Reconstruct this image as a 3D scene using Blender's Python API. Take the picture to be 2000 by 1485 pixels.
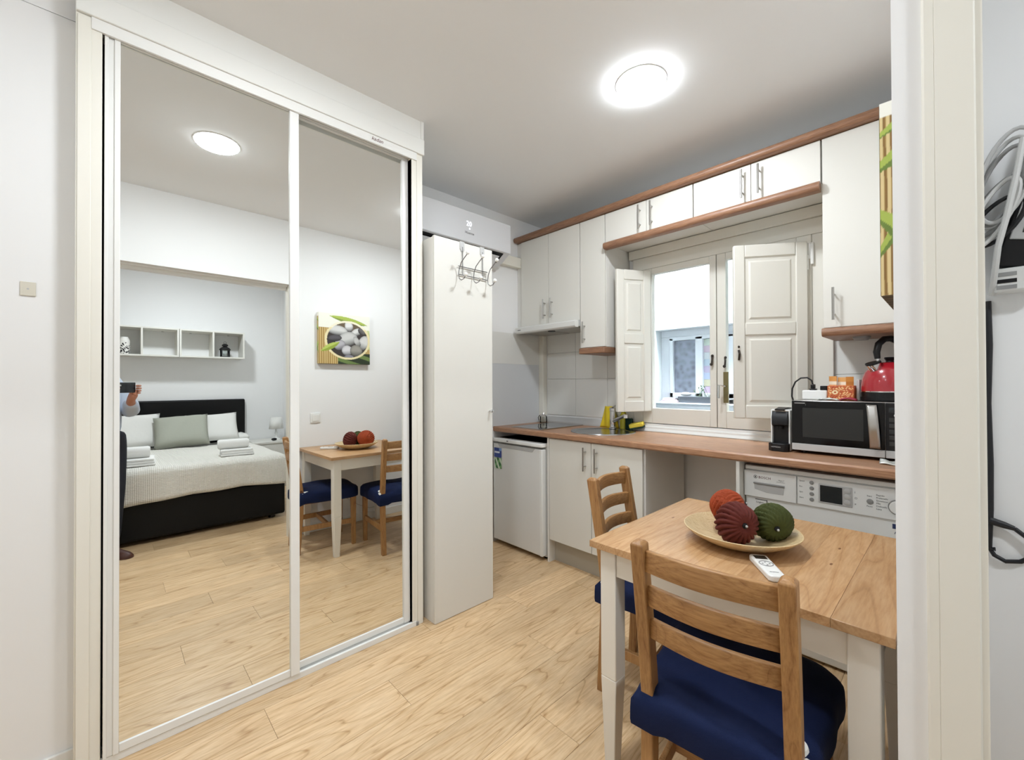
import bpy, bmesh, math, random
from mathutils import Vector, Matrix, Euler, Quaternion
random.seed(7)
PI = math.pi
for o in list(bpy.data.objects): bpy.data.objects.remove(o)
scn = bpy.context.scene
COL = scn.collection

# ------------------------------------------------------------------ camera
CAM = Vector((1.979, 0.0, 1.28))
yaw, pit, rol = math.radians(46.55), math.radians(0.4074), math.radians(-0.212)
F0 = Vector((-math.sin(yaw), math.cos(yaw), 0)); R0 = Vector((math.cos(yaw), math.sin(yaw), 0)); U0 = Vector((0, 0, 1))
Fv = F0*math.cos(pit)+U0*math.sin(pit); Uv = U0*math.cos(pit)-F0*math.sin(pit)
Rv = R0*math.cos(rol)+Uv*math.sin(rol); Uv = Uv*math.cos(rol)-R0*math.sin(rol)
cd = bpy.data.cameras.new('camera'); cam = bpy.data.objects.new('camera', cd); COL.objects.link(cam)
cd.sensor_width = 36.0; cd.lens = 826.47/2000*36.0; cd.clip_start = 0.02; cd.clip_end = 60
m = Matrix((Rv, Uv, -Fv)).transposed().to_4x4(); m.translation = CAM; cam.matrix_world = m
scn.camera = cam

# ------------------------------------------------------------------ world, exposure
wd = bpy.data.worlds.new('world'); scn.world = wd; wd.use_nodes = True
bg = wd.node_tree.nodes['Background']; bg.inputs[0].default_value = (0.86, 0.94, 1.0, 1); bg.inputs[1].default_value = 30.0
LAMP = 90.0          # radiance of the round ceiling lamps
LAMP_BED = 135.0
vs = scn.view_settings; vs.view_transform = 'Standard'; vs.look = 'None'; vs.gamma = 1.0; vs.use_curve_mapping = False
vs.exposure = 0.90
cy = scn.cycles
cy.use_denoising = True; cy.max_bounces = 9; cy.diffuse_bounces = 5; cy.glossy_bounces = 4; cy.transmission_bounces = 4; cy.transparent_max_bounces = 8
cy.use_adaptive_sampling = True; cy.adaptive_threshold = 0.03; cy.use_light_tree = False
cy.sample_clamp_indirect = 5.0; cy.blur_glossy = 0.5

# ------------------------------------------------------------------ materials
def S(h):
    r = [int(h[i:i+2], 16)/255 for i in (0, 2, 4)]
    return tuple(c/12.92 if c <= .04045 else ((c+.055)/1.055)**2.4 for c in r)+(1,)
def nodes(name):
    mt = bpy.data.materials.new(name); mt.use_nodes = True
    nt = mt.node_tree; return mt, nt, nt.nodes['Principled BSDF']
def N(nt, t, **kw):
    n = nt.nodes.new(t)
    for k, v in kw.items():
        if hasattr(n, k): setattr(n, k, v)
        else: n.inputs[k].default_value = v
    return n
def mat(name, col, rough=.5, metal=0, bump=0, bscale=60, var=0.0, vscale=6, emit=0, coat=0, sheen=0, spec=.5):
    mt, nt, b = nodes(name); L = nt.links.new
    c = S(col) if isinstance(col, str) else col
    b.inputs['Base Color'].default_value = c; b.inputs['Roughness'].default_value = rough; b.inputs['Metallic'].default_value = metal
    b.inputs['Specular IOR Level'].default_value = spec
    if coat: b.inputs['Coat Weight'].default_value = coat
    if sheen: b.inputs['Sheen Weight'].default_value = sheen
    if emit: b.inputs['Emission Color'].default_value = c; b.inputs['Emission Strength'].default_value = emit
    tc = N(nt, 'ShaderNodeTexCoord')
    if var:
        n = N(nt, 'ShaderNodeTexNoise', Scale=vscale, Detail=3.0); L(tc.outputs['Object'], n.inputs['Vector'])
        r = N(nt, 'ShaderNodeMixRGB', blend_type='MIX'); L(n.outputs['Fac'], r.inputs['Fac'])
        r.inputs[1].default_value = tuple(x*(1-var) for x in c[:3])+(1,); r.inputs[2].default_value = tuple(min(1, x*(1+var)) for x in c[:3])+(1,)
        L(r.outputs[0], b.inputs['Base Color'])
    if bump:
        n = N(nt, 'ShaderNodeTexNoise', Scale=bscale, Detail=4.0); L(tc.outputs['Object'], n.inputs['Vector'])
        bp = N(nt, 'ShaderNodeBump', Strength=bump, Distance=.004); L(n.outputs['Fac'], bp.inputs['Height']); L(bp.outputs['Normal'], b.inputs['Normal'])
    return mt
def wood(name, dark, mid, light, axis='Y', scale=1.0, rough=.45, rnd=False, ring=9.0, streak=.5, knots=False, coat=0):
    mt, nt, b = nodes(name); L = nt.links.new
    tc = N(nt, 'ShaderNodeTexCoord'); v = tc.outputs['Object']
    if rnd:
        oi = N(nt, 'ShaderNodeObjectInfo'); mu = N(nt, 'ShaderNodeVectorMath', operation='SCALE'); mu.inputs[0].default_value = (13.1, 37.7, 5.3)
        L(oi.outputs['Random'], mu.inputs['Scale']); ad = N(nt, 'ShaderNodeVectorMath', operation='ADD'); L(v, ad.inputs[0]); L(mu.outputs[0], ad.inputs[1]); v = ad.outputs[0]
    sc = {'X': (.09, 1, 1), 'Y': (1, .09, 1), 'Z': (1, 1, .09)}[axis]
    mp = N(nt, 'ShaderNodeMapping'); mp.inputs['Scale'].default_value = [s*scale for s in sc]; L(v, mp.inputs['Vector'])
    n0 = N(nt, 'ShaderNodeTexNoise', Scale=ring, Detail=2.0, Roughness=.45, Distortion=.6); L(mp.outputs[0], n0.inputs['Vector'])
    m1 = N(nt, 'ShaderNodeMath', operation='MULTIPLY'); m1.inputs[1].default_value = 16.0; L(n0.outputs['Fac'], m1.inputs[0])
    m2 = N(nt, 'ShaderNodeMath', operation='FRACT'); L(m1.outputs[0], m2.inputs[0])
    n1 = N(nt, 'ShaderNodeTexNoise', Scale=150.0, Detail=3.0, Roughness=.6); L(mp.outputs[0], n1.inputs['Vector'])
    n2 = N(nt, 'ShaderNodeTexNoise', Scale=5.0, Detail=2.0); L(mp.outputs[0], n2.inputs['Vector'])
    cr = N(nt, 'ShaderNodeValToRGB'); L(m2.outputs[0], cr.inputs[0])
    e = cr.color_ramp.elements; e[0].position = 0; e[0].color = S(mid); e[1].position = 1; e[1].color = S(mid)
    k = cr.color_ramp.elements.new(.45); k.color = S(light); k = cr.color_ramp.elements.new(.86); k.color = S(mid); k = cr.color_ramp.elements.new(.95); k.color = S(dark)
    c2 = N(nt, 'ShaderNodeValToRGB'); L(n1.outputs['Fac'], c2.inputs[0])
    c2.color_ramp.elements[0].position = .3; c2.color_ramp.elements[0].color = S(dark); c2.color_ramp.elements[1].position = .62; c2.color_ramp.elements[1].color = S(light)
    mx = N(nt, 'ShaderNodeMixRGB', blend_type='MIX'); mx.inputs[0].default_value = streak; L(cr.outputs[0], mx.inputs[1]); L(c2.outputs[0], mx.inputs[2])
    mm = N(nt, 'ShaderNodeMixRGB', blend_type='MULTIPLY'); mm.inputs[0].default_value = .35; L(mx.outputs[0], mm.inputs[1]); L(n2.outputs['Fac'], mm.inputs[2])
    ga = N(nt, 'ShaderNodeBrightContrast'); ga.inputs['Bright'].default_value = .0
    out = mm.outputs[0]
    if rnd:
        hs = N(nt, 'ShaderNodeHueSaturation'); mr = N(nt, 'ShaderNodeMapRange'); L(oi.outputs['Random'], mr.inputs[0]); mr.inputs[3].default_value = 1.04; mr.inputs[4].default_value = 1.22
        L(mr.outputs[0], hs.inputs['Value']); L(out, hs.inputs['Color']); out = hs.outputs[0]
    else:
        hs = N(nt, 'ShaderNodeHueSaturation', Value=1.14); L(out, hs.inputs['Color']); out = hs.outputs[0]
    if knots:
        vo = N(nt, 'ShaderNodeTexVoronoi', Scale=3.2); mk = N(nt, 'ShaderNodeMapping'); mk.inputs['Scale'].default_value = {'X': (.5, 1, 1), 'Y': (1, .5, 1), 'Z': (1, 1, .5)}[axis]
        L(v, mk.inputs['Vector']); L(mk.outputs[0], vo.inputs['Vector'])
        kr = N(nt, 'ShaderNodeValToRGB'); L(vo.outputs['Distance'], kr.inputs[0]); kr.color_ramp.elements[0].position = .03; kr.color_ramp.elements[1].position = .10
        kr.color_ramp.elements[0].color = (1, 1, 1, 1); kr.color_ramp.elements[1].color = (0, 0, 0, 1)
        km = N(nt, 'ShaderNodeMixRGB'); L(kr.outputs[0], km.inputs[0]); L(out, km.inputs[1]); km.inputs[2].default_value = S('6e4427'); out = km.outputs[0]
    L(out, b.inputs['Base Color']); b.inputs['Roughness'].default_value = rough
    if coat: b.inputs['Coat Weight'].default_value = coat; b.inputs['Coat Roughness'].default_value = .25
    bp = N(nt, 'ShaderNodeBump', Strength=.12, Distance=.002); L(n1.outputs['Fac'], bp.inputs['Height']); L(bp.outputs['Normal'], b.inputs['Normal'])
    return mt
def vcol(name, rough=.5):
    mt, nt, b = nodes(name); a = N(nt, 'ShaderNodeVertexColor', layer_name='Col'); nt.links.new(a.outputs[0], b.inputs['Base Color']); b.inputs['Roughness'].default_value = rough
    return mt
def glass(name, tint=(1, 1, 1, 1), rk=1.0):
    mt = bpy.data.materials.new(name); mt.use_nodes = True; nt = mt.node_tree; nt.nodes.clear()
    o = N(nt, 'ShaderNodeOutputMaterial'); t = N(nt, 'ShaderNodeBsdfTransparent', Color=tint); g = N(nt, 'ShaderNodeBsdfGlossy', Roughness=.01)
    lw = N(nt, 'ShaderNodeFresnel', IOR=1.45); x = N(nt, 'ShaderNodeMixShader'); mu = N(nt, 'ShaderNodeMath', operation='MULTIPLY'); mu.inputs[1].default_value = rk; nt.links.new(lw.outputs[0], mu.inputs[0]); nt.links.new(mu.outputs[0], x.inputs[0]); nt.links.new(t.outputs[0], x.inputs[1]); nt.links.new(g.outputs[0], x.inputs[2]); nt.links.new(x.outputs[0], o.inputs[0])
    return mt

M = {}
M['wall'] = mat('wall_paint', 'efefee', .75)
M['ceil'] = mat('ceiling_paint', 'edeeee', .85)
M['plaster'] = mat('plaster_white', 'ebebe6', .7)
M['frame'] = mat('white_lacquer', 'ecece8', .35, coat=.1)
M['cream'] = mat('cream_paint', 'e9e6db', .5)
M['cab'] = mat('white_melamine', 'dedcd4', .45)
M['cabside'] = mat('melamine_edge', 'e2e0da', .5)
M['dooredge'] = mat('door_edge', 'd9d7cf', .5)
M['black'] = mat('black_plastic', '101012', .38, spec=.35)
M['blackm'] = mat('black_matte', '0d0d0e', .8)
M['dark'] = mat('dark_void', '0a0a0b', .9)
M['steel'] = mat('brushed_steel', 'b4b2ae', .28, metal=1)
M['chrome'] = mat('chrome', 'd8d8d8', .08, metal=1)
M['sinkst'] = mat('sink_steel', 'a9abad', .22, metal=1, bump=.05, bscale=200)
M['wire'] = mat('wire_grey', '8d8c8b', .3, metal=1)
M['appl'] = mat('appliance_white', 'ebece9', .35, coat=.15)
M['applg'] = mat('appliance_shell', 'd9d9d5', .4)
M['fridge'] = mat('fridge_grey', 'e3e3e0', .42)
M['ac'] = mat('ac_white', 'e0e1e3', .4)
M['grey'] = mat('grey_plastic', '8f8f8d', .4)
M['lgrey'] = mat('light_grey', 'bdbdbb', .4)
M['tile'] = mat('wall_tile', 'e4e4df', .28)
M['tilel'] = mat('grey_tile', 'd3d6d8', .3)
M['plinth'] = mat('plinth_grey', 'aca596', .45)
M['counter'] = wood('counter_wood', '8a5c40', 'a67a5a', 'b98e6d', 'X', 1.3, .38, streak=.6, coat=.06)
M['pelmet'] = wood('pelmet_wood', '73503c', '8f684f', '9f775b', 'X', 1.5, .4, streak=.7)
M['plank'] = wood('floor_oak', 'ac8252', 'dcb98b', 'e8caa1', 'Y', .8, .36, rnd=True, ring=7.0, streak=.42, coat=.08)
M['pine'] = wood('table_pine', 'a27548', 'bd9162', 'c9a277', 'Y', 1.0, .4, rnd=True, ring=5.0, streak=.45, coat=.1)
M['chairw'] = wood('chair_pine', '7a5029', '9f7143', 'b18552', 'Z', 1.4, .42, ring=6.0, streak=.5)
M['chairx'] = wood('chair_pine_cross', '7a5029', '9f7143', 'b18552', 'X', 1.4, .42, ring=6.0, streak=.5)
M['tablew'] = mat('table_white', 'e6e1d6', .45, bump=.05)
M['navy'] = mat('navy_velvet', '0b193c', .85, bump=.2, bscale=300, var=.3, vscale=6, spec=.25)
M['underlay'] = mat('white_underlay', 'e6e6e0', .8)
M['tknot'] = mat('table_knot', '7c5331', .5)
M['knot'] = mat('wood_knot', '5a3319', .5)
mt, nt, b = nodes('mirror_glass'); b.inputs['Base Color'].default_value = (.86, .875, .86, 1); b.inputs['Metallic'].default_value = 1; b.inputs['Roughness'].default_value = 0.0; M['mirror'] = mt
M['glass'] = glass('window_glass', rk=.12); M['gglass'] = glass('clear_glass', (.93, .95, .94, 1))
M['shutw'] = mat('shutter_paint', 'e0ddd3', .5, bump=.05)
M['lampglow'] = mat('lamp_glow', (.895, .955, 1.02, 1), .5, emit=LAMP)
M['lampglow_fill'] = mat('lamp_glow_fill', (.895, .955, 1.02, 1), .5, emit=LAMP*.36)  # dimmer glow for the added fill lamp behind the camera
M['lampglow_bed'] = mat('lamp_glow_bed', (.895, .955, 1.02, 1), .5, emit=LAMP_BED)
M['skin'] = mat('skin', 'b98067', .6); M['shirt'] = mat('shirt_pale_blue', 'b9c3d2', .85, bump=.2); M['trousers'] = mat('trousers_dark', '1c1f2a', .9, bump=.2); M['shoe'] = mat('shoe_brown', '4a2b22', .5); M['hair'] = mat('hair_dark', '21180f', .7)
M['fabricw'] = mat('pillow_white', 'e6e5e0', .85, bump=.25, bscale=40)
M['sage'] = mat('pillow_sage', 'a5a79a', .85, bump=.25, bscale=60)
M['towel'] = mat('towel_white', 'e9e8e4', .95, bump=.5, bscale=350)
M['bedblack'] = mat('bed_black_leatherette', '080808', .55, spec=.25)
M['red'] = mat('kettle_red', 'a31c28', .22, coat=.5)
M['bamboo'] = wood('bamboo_plate', 'b89462', 'd3b98b', 'dfc99e', 'X', 2.0, .4, streak=.4)
for n_, c_ in (('orange', '9c411f'), ('maroon', '5e241c'), ('green', '434a21')): M['yarn_'+n_] = mat('fabric_'+n_, c_, .75, bump=.3, bscale=80, var=.22, vscale=18, spec=.3)
M['brass'] = mat('brass_old', '7d7350', .4, metal=.8)
M['iron'] = mat('dark_iron', '3a332c', .5, metal=.6)
M['yellow'] = mat('yellow_cloth', 'd9bf2a', .85, bump=.2); M['sponge'] = mat('yellow_sponge', 'e0c949', .95, bump=.8, bscale=200); M['dgreen'] = mat('green_scourer', '123327', .95, bump=.5, bscale=300); M['lime'] = mat('lime_liquid', 'a8a022', .4)
M['cable'] = mat('black_cable', '101014', .5); M['wcable'] = mat('white_cable', 'cfcfcc', .5)
M['screen'] = mat('lcd_dark', '23282a', .25); M['ink'] = mat('print_ink', '3d3d3d', .6); M['inkred'] = mat('print_dark_red', '5c1f22', .6); M['inkblk'] = mat('print_black', '141414', .6)
M['navyp'] = mat('print_navy', '22305c', .5)
M['vc'] = vcol('printed_surface', .45); M['vcm'] = vcol('printed_matte', .8)
M['outer'] = mat('outer_render', 'eef3f4', .85); M['outframe'] = mat('outer_frame', 'e6eaef', .5)
mt, nt, b = nodes('frosted_pane'); tc = N(nt, 'ShaderNodeTexCoord'); vo = N(nt, 'ShaderNodeTexVoronoi', Scale=24.0, feature='SMOOTH_F1'); cr = N(nt, 'ShaderNodeValToRGB'); nt.links.new(tc.outputs['Object'], vo.inputs['Vector']); nt.links.new(vo.outputs['Distance'], cr.inputs[0])
cr.color_ramp.elements[0].color = S('3f4450'); cr.color_ramp.elements[1].color = S('757b87'); cr.color_ramp.elements[1].position = .6; nt.links.new(cr.outputs[0], b.inputs['Base Color']); b.inputs['Roughness'].default_value = .3; M['frost'] = mt
mt, nt, b = nodes('waffle_blanket'); b.inputs['Base Color'].default_value = S('e4e1d8'); b.inputs['Roughness'].default_value = .95; tc = N(nt, 'ShaderNodeTexCoord')
hs = []
for d in ('X', 'Y', 'Z'):
    w = N(nt, 'ShaderNodeTexWave', wave_type='BANDS', bands_direction=d, Scale=24.0, Distortion=.3); nt.links.new(tc.outputs['Object'], w.inputs['Vector']); hs.append(w)
ad = N(nt, 'ShaderNodeMath', operation='ADD'); nt.links.new(hs[0].outputs['Fac'], ad.inputs[0]); nt.links.new(hs[1].outputs['Fac'], ad.inputs[1])
a2 = N(nt, 'ShaderNodeMath', operation='ADD'); nt.links.new(ad.outputs[0], a2.inputs[0]); nt.links.new(hs[2].outputs['Fac'], a2.inputs[1])
bp = N(nt, 'ShaderNodeBump', Strength=.55, Distance=.006); nt.links.new(a2.outputs[0], bp.inputs['Height']); nt.links.new(bp.outputs['Normal'], b.inputs['Normal']); M['waffle'] = mt

# ------------------------------------------------------------------ mesh helpers
class MB:
    def __init__(s): s.v = []; s.f = []; s.c = None
    def add(s, vs, fs):
        k = len(s.v); s.v += [Vector(p) for p in vs]; s.f += [[i+k for i in f] for f in fs]; return s
    def box(s, x0, x1, y0, y1, z0, z1):
        x0, x1 = min(x0, x1), max(x0, x1); y0, y1 = min(y0, y1), max(y0, y1); z0, z1 = min(z0, z1), max(z0, z1)
        return s.add([(x0, y0, z0), (x1, y0, z0), (x1, y1, z0), (x0, y1, z0), (x0, y0, z1), (x1, y0, z1), (x1, y1, z1), (x0, y1, z1)],
                     [(3, 2, 1, 0), (4, 5, 6, 7), (0, 1, 5, 4), (1, 2, 6, 5), (2, 3, 7, 6), (3, 0, 4, 7)])
    def frustum(s, r0, z0, r1, z1):     # r = (x0,x1,y0,y1)
        return s.add([(r0[0], r0[2], z0), (r0[1], r0[2], z0), (r0[1], r0[3], z0), (r0[0], r0[3], z0), (r1[0], r1[2], z1), (r1[1], r1[2], z1), (r1[1], r1[3], z1), (r1[0], r1[3], z1)],
                     [(3, 2, 1, 0), (4, 5, 6, 7), (0, 1, 5, 4), (1, 2, 6, 5), (2, 3, 7, 6), (3, 0, 4, 7)])
    def prism(s, pts, axis, a0, a1):    # closed 2-d outline extruded along axis
        def P(p, a): return {'x': (a, p[0], p[1]), 'y': (p[0], a, p[1]), 'z': (p[0], p[1], a)}[axis]
        n = len(pts); vs = [P(p, a0) for p in pts]+[P(p, a1) for p in pts]
        return s.add(vs, [list(range(n))[::-1], [n+i for i in range(n)]]+[(i, (i+1) % n, n+(i+1) % n, n+i) for i in range(n)])
    def tube(s, pts, r, n=8, cap=True):
        pts = [Vector(p) for p in pts]; rs = r if isinstance(r, (list, tuple)) else [r]*len(pts); vs = []; fs = []
        up = Vector((0, 0, 1))
        prev = None
        for i, p in enumerate(pts):
            d = (pts[min(i+1, len(pts)-1)]-pts[max(i-1, 0)]).normalized()
            if prev is None:
                a = d.orthogonal().normalized()
            else:
                a = (prev-d*prev.dot(d)); a = a.normalized() if a.length > 1e-6 else d.orthogonal().normalized()
            prev = a; b_ = d.cross(a)
            for j in range(n):
                t = 2*PI*j/n; vs.append(p+(a*math.cos(t)+b_*math.sin(t))*rs[i])
        for i in range(len(pts)-1):
            for j in range(n): fs.append((i*n+j, i*n+(j+1) % n, (i+1)*n+(j+1) % n, (i+1)*n+j))
        if cap: fs.append(list(range(n))[::-1]); fs.append([(len(pts)-1)*n+j for j in range(n)])
        return s.add(vs, fs)
    def lathe(s, prof, c=(0, 0, 0), n=32, mat=None, cap=True):
        vs = []; fs = []; c = Vector(c)
        for (r, z) in prof:
            for j in range(n):
                t = 2*PI*j/n; q = Vector((r*math.cos(t), r*math.sin(t), z))
                if mat: q = mat @ q
                vs.append(c+q)
        m_ = len(prof)
        for i in range(m_-1):
            for j in range(n): fs.append((i*n+j, i*n+(j+1) % n, (i+1)*n+(j+1) % n, (i+1)*n+j))
        if cap and prof[0][0] > 1e-6: fs.append(list(range(n))[::-1])
        if cap and prof[-1][0] > 1e-6: fs.append([(m_-1)*n+j for j in range(n)])
        return s.add(vs, fs)
    def grid(s, fn, nu, nv, cu=False):
        vs = [fn(i/nu, j/nv) for j in range(nv+1) for i in range(nu+1)]
        return s.add(vs, [(j*(nu+1)+i, j*(nu+1)+i+1, (j+1)*(nu+1)+i+1, (j+1)*(nu+1)+i) for j in range(nv) for i in range(nu)])
    def disc(s, c, r, n=24, axis='z', ry=None):
        vs = []
        for j in range(n):
            t = 2*PI*j/n; a, b_ = r*math.cos(t), (ry or r)*math.sin(t)
            vs.append(Vector(c)+Vector({'z': (a, b_, 0), 'y': (a, 0, b_), 'x': (0, a, b_)}[axis]))
        return s.add(vs, [list(range(n))])
    def ell(s, c, r, n=20, m_=12):
        return s.add(*ellipsoid(c, r, n, m_))
    def move(s, M4): s.v = [M4 @ p for p in s.v]; return s
def ellipsoid(c, r, n, m_):
    c = Vector(c); vs = [c+Vector((0, 0, -r[2]))]
    for i in range(1, m_):
        t = -PI/2+PI*i/m_
        for j in range(n): vs.append(c+Vector((r[0]*math.cos(t)*math.cos(2*PI*j/n), r[1]*math.cos(t)*math.sin(2*PI*j/n), r[2]*math.sin(t))))
    vs.append(c+Vector((0, 0, r[2]))); fs = []
    for j in range(n): fs.append((0, 1+(j+1) % n, 1+j))
    for i in range(m_-2):
        for j in range(n): fs.append((1+i*n+j, 1+i*n+(j+1) % n, 1+(i+1)*n+(j+1) % n, 1+(i+1)*n+j))
    k = len(vs)-1; b_ = 1+(m_-2)*n
    for j in range(n): fs.append((b_+j, b_+(j+1) % n, k))
    return vs, fs

ORIG = {}
def origin(o):
    while o is not None:
        if o.name in ORIG: return ORIG[o.name]
        o = o.parent
    return Vector((0, 0, 0))
def build(name, mb, mt, parent=None, bevel=0, smooth=False, seg=2, sub=0, solid=0, angle=35, origin_at=None, weld=False):
    me = bpy.data.meshes.new(name); off = origin(parent) if parent else (Vector(origin_at) if origin_at else Vector((0, 0, 0)))
    me.from_pydata([tuple(p-off) for p in mb.v], [], mb.f); me.update()
    bm = bmesh.new(); bm.from_mesh(me)
    if weld: bmesh.ops.remove_doubles(bm, verts=bm.verts, dist=1e-5)
    bmesh.ops.recalc_face_normals(bm, faces=bm.faces); bm.to_mesh(me); bm.free()
    if mb.c is not None:
        at = me.color_attributes.new('Col', 'FLOAT_COLOR', 'POINT')
        for i, c in enumerate(mb.c): at.data[i].color = c
    o = bpy.data.objects.new(name, me); COL.objects.link(o)
    if parent: o.parent = parent
    elif origin_at: o.location = off; ORIG[o.name] = off
    me.materials.append(M[mt] if isinstance(mt, str) else mt)
    if solid: md = o.modifiers.new('s', 'SOLIDIFY'); md.thickness = solid; md.offset = 0
    if bevel: md = o.modifiers.new('b', 'BEVEL'); md.width = bevel; md.segments = seg; md.limit_method = 'ANGLE'; md.angle_limit = math.radians(40)
    if sub: md = o.modifiers.new('u', 'SUBSURF'); md.levels = sub; md.render_levels = sub
    if smooth or bevel or sub:
        for p in me.polygons: p.use_smooth = True
        if not sub: me.set_sharp_from_angle(angle=math.radians(angle))
    return o
def tag(o, label=None, cat=None, group=None, kind=None):
    if label: o['label'] = label
    if cat: o['category'] = cat
    if group: o['group'] = group
    if kind: o['kind'] = kind
    return o
def thing(name, label, cat, loc=(0, 0, 0), rz=0, group=None):
    o = bpy.data.objects.new(name, None); COL.objects.link(o); o.location = loc; o.rotation_euler = (0, 0, rz); o.empty_display_size = .05
    if rz == 0: ORIG[o.name] = Vector(loc)
    else: ORIG[o.name] = Vector((0, 0, 0))      # rotated things are built in their own frame
    return tag(o, label, cat, group)
def struct(name, mb, mt, label=None, **kw):
    o = build(name, mb, mt, **kw); o['kind'] = 'structure'
    if label: o['label'] = label
    return o
def B(*a): return MB().box(*a)
def dup(root, loc=None, rz=None, label=None):
    r = root.copy(); COL.objects.link(r)
    if loc is not None: r.location = loc
    if rz is not None: r.rotation_euler = (0, 0, rz)
    if label: r['label'] = label
    for ch in list(root.children):
        c = ch.copy(); COL.objects.link(c); c.parent = r
        for g in list(ch.children):
            d = g.copy(); COL.objects.link(d); d.parent = c
    return r
def text(name, body, size, loc, right, up, mt, parent, extrude=.0002, align='LEFT', shear=0):
    cu = bpy.data.curves.new(name, 'FONT'); cu.body = body; cu.size = size; cu.extrude = extrude; cu.align_x = align; cu.shear = shear; cu.resolution_u = 2
    t = bpy.data.objects.new(name+'_t', cu); COL.objects.link(t)
    dg = bpy.context.evaluated_depsgraph_get(); me = bpy.data.meshes.new_from_object(t.evaluated_get(dg)); bpy.data.objects.remove(t)
    right = Vector(right).normalized(); up = Vector(up).normalized(); n = right.cross(up)
    M4 = Matrix((right, up, n)).transposed().to_4x4(); M4.translation = Vector(loc)-origin(parent); me.transform(M4)
    o = bpy.data.objects.new(name, me); COL.objects.link(o); o.parent = parent; me.materials.clear(); me.materials.append(M[mt]); return o
def painted(fn3, colf, nu, nv):
    mb = MB(); mb.grid(fn3, nu, nv); mb.c = [S(colf(i/nu, j/nv)) for j in range(nv+1) for i in range(nu+1)]; return mb
def arc(c, r, a0, a1, n, plane='xz', ry=None):
    out = []
    for i in range(n+1):
        t = a0+(a1-a0)*i/n; a, b_ = r*math.cos(t), (ry or r)*math.sin(t)
        out.append(Vector(c)+Vector({'xz': (a, 0, b_), 'xy': (a, b_, 0), 'yz': (0, a, b_)}[plane]))
    return out

# ------------------------------------------------------------------ the shell
ZC = 2.685; XW = -0.62; YB = 2.848; W = 1.893; W2 = 2.0; YJ = 1.105; YMIN = -1.7; XBED = 4.56; YBED = 1.76
floor = struct('floor', B(XW-.15, XBED+.15, YMIN-.15, YB+.02, -.12, -.012), 'plinth', 'light oak laminate floor of long planks')
pw, pl = .192, 1.285
pm = {}
r = 0; x = XW-.06
def plankmesh(w, l):
    k = (round(w, 4), round(l, 4))
    if k not in pm:
        mb = B(.0006, w-.0006, .0006, l-.0006, -.012, 0)
        o = build('plank', mb, 'plank', floor); pm[k] = o.data; bpy.data.objects.remove(o)
    return pm[k]
while x < XBED:
    off = [0, .62, .27, .95, .43][r % 5]; y = YMIN-off
    while y < YB:
        y0 = max(y, YMIN-.02); y1 = min(y+pl, YB+.01)
        if y1-y0 > .05:
            o = bpy.data.objects.new('plank', plankmesh(pw, y1-y0)); COL.objects.link(o); o.parent = floor; o.location = (x, y0, 0)
        y += pl
    x += pw; r += 1
struct('ceiling', B(XW-.15, XBED+.15, YMIN-.15, YB+.16, ZC, ZC+.12), 'ceil', 'smooth white painted ceiling')
# left wall: room part, the part behind wardrobe and the kitchen part
wl = MB(); wl.box(XW-.15, -.09, YMIN-.1, -.087, -.012, 2.519).box(XW-.15, -.09, YMIN-.1, -.087, 2.523, ZC).box(XW-.15, -.094, YMIN-.1, -.087, 2.518, 2.524)
wall_left = struct('wall_left', wl, 'wall', 'white wall left of the mirror wardrobe')
wall_kitchen = struct('wall_kitchen_side', MB().box(XW-.15, XW, -.087, YB, -.012, ZC), 'wall', 'white side wall of the kitchen carrying the air conditioner')
struct('wall_front', B(XW-.15, W2, YMIN-.12, YMIN, -.012, ZC), 'wall', 'white wall behind the photographer')
# back wall with window hole
HX0, HX1, HZ0, HZ1 = .395, 1.425, .985, 2.10
wb = MB(); wb.box(XW-.15, HX0, YB, YB+.16, -.012, ZC).box(HX1, W2, YB, YB+.16, -.012, ZC).box(HX0, HX1, YB, YB+.16, -.012, HZ0).box(HX0, HX1, YB, YB+.16, HZ1, ZC)
wall_back = struct('wall_back', wb, 'wall', 'white kitchen wall behind the worktop')
# partition with wide opening
OY0 = -.95; OZ = 2.146
wr = MB(); wr.box(W, W2-.012, YJ, YB+.1, -.012, ZC).box(W, W2-.012, OY0, YJ, OZ, ZC).box(W, W2-.012, YMIN, OY0, -.012, ZC)
wall_right = struct('wall_right', wr, 'wall', 'white partition wall with the opening to the bedroom')
struct('wall_bedroom_back', B(XBED, XBED+.12, YMIN-.1, YBED+.1, -.012, ZC), 'wall', 'white bedroom wall behind the bed')
struct('wall_bedroom_right', B(W2-.012, XBED, YBED, YBED+.12, -.012, ZC), 'wall', 'white bedroom wall with the router')
struct('wall_bedroom_left', B(W2, XBED, YMIN-.12, YMIN, -.012, ZC), 'wall', 'white bedroom wall beside the bed foot')
# casing of the opening
tr = MB(); tr.prism([(1.935, YJ), (1.936, 1.098), (1.939, 1.096), (1.951, 1.0955), (1.952, 1.0965), (1.953, 1.0955), (2.001, 1.095), (2.003, 1.097), (2.0035, 1.1), (2.012, 1.1005), (2.012, YJ+.05), (1.99, YJ+.05), (1.99, YJ)], 'z', 0, OZ)
struct('trim_1', tr, 'cream', 'cream painted casing of the bedroom opening')
tr = MB(); tr.box(1.965, 2.012, OY0, 1.092, 2.112, OZ).box(1.93, 1.965, OY0, 1.09, 2.132, OZ)
struct('trim_2', tr, 'frame', 'white frame rail under the opening header', bevel=.002)
struct('baseboard_left', B(-.09, -.078, YMIN, -.088, 0, .055), 'frame', 'low white baseboard beside the wardrobe', bevel=.002)
struct('baseboard_right', B(W-.012, W, YJ+.0, 2.2, 0, .07), 'frame', 'low white baseboard under the dining table', bevel=.002)
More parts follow.
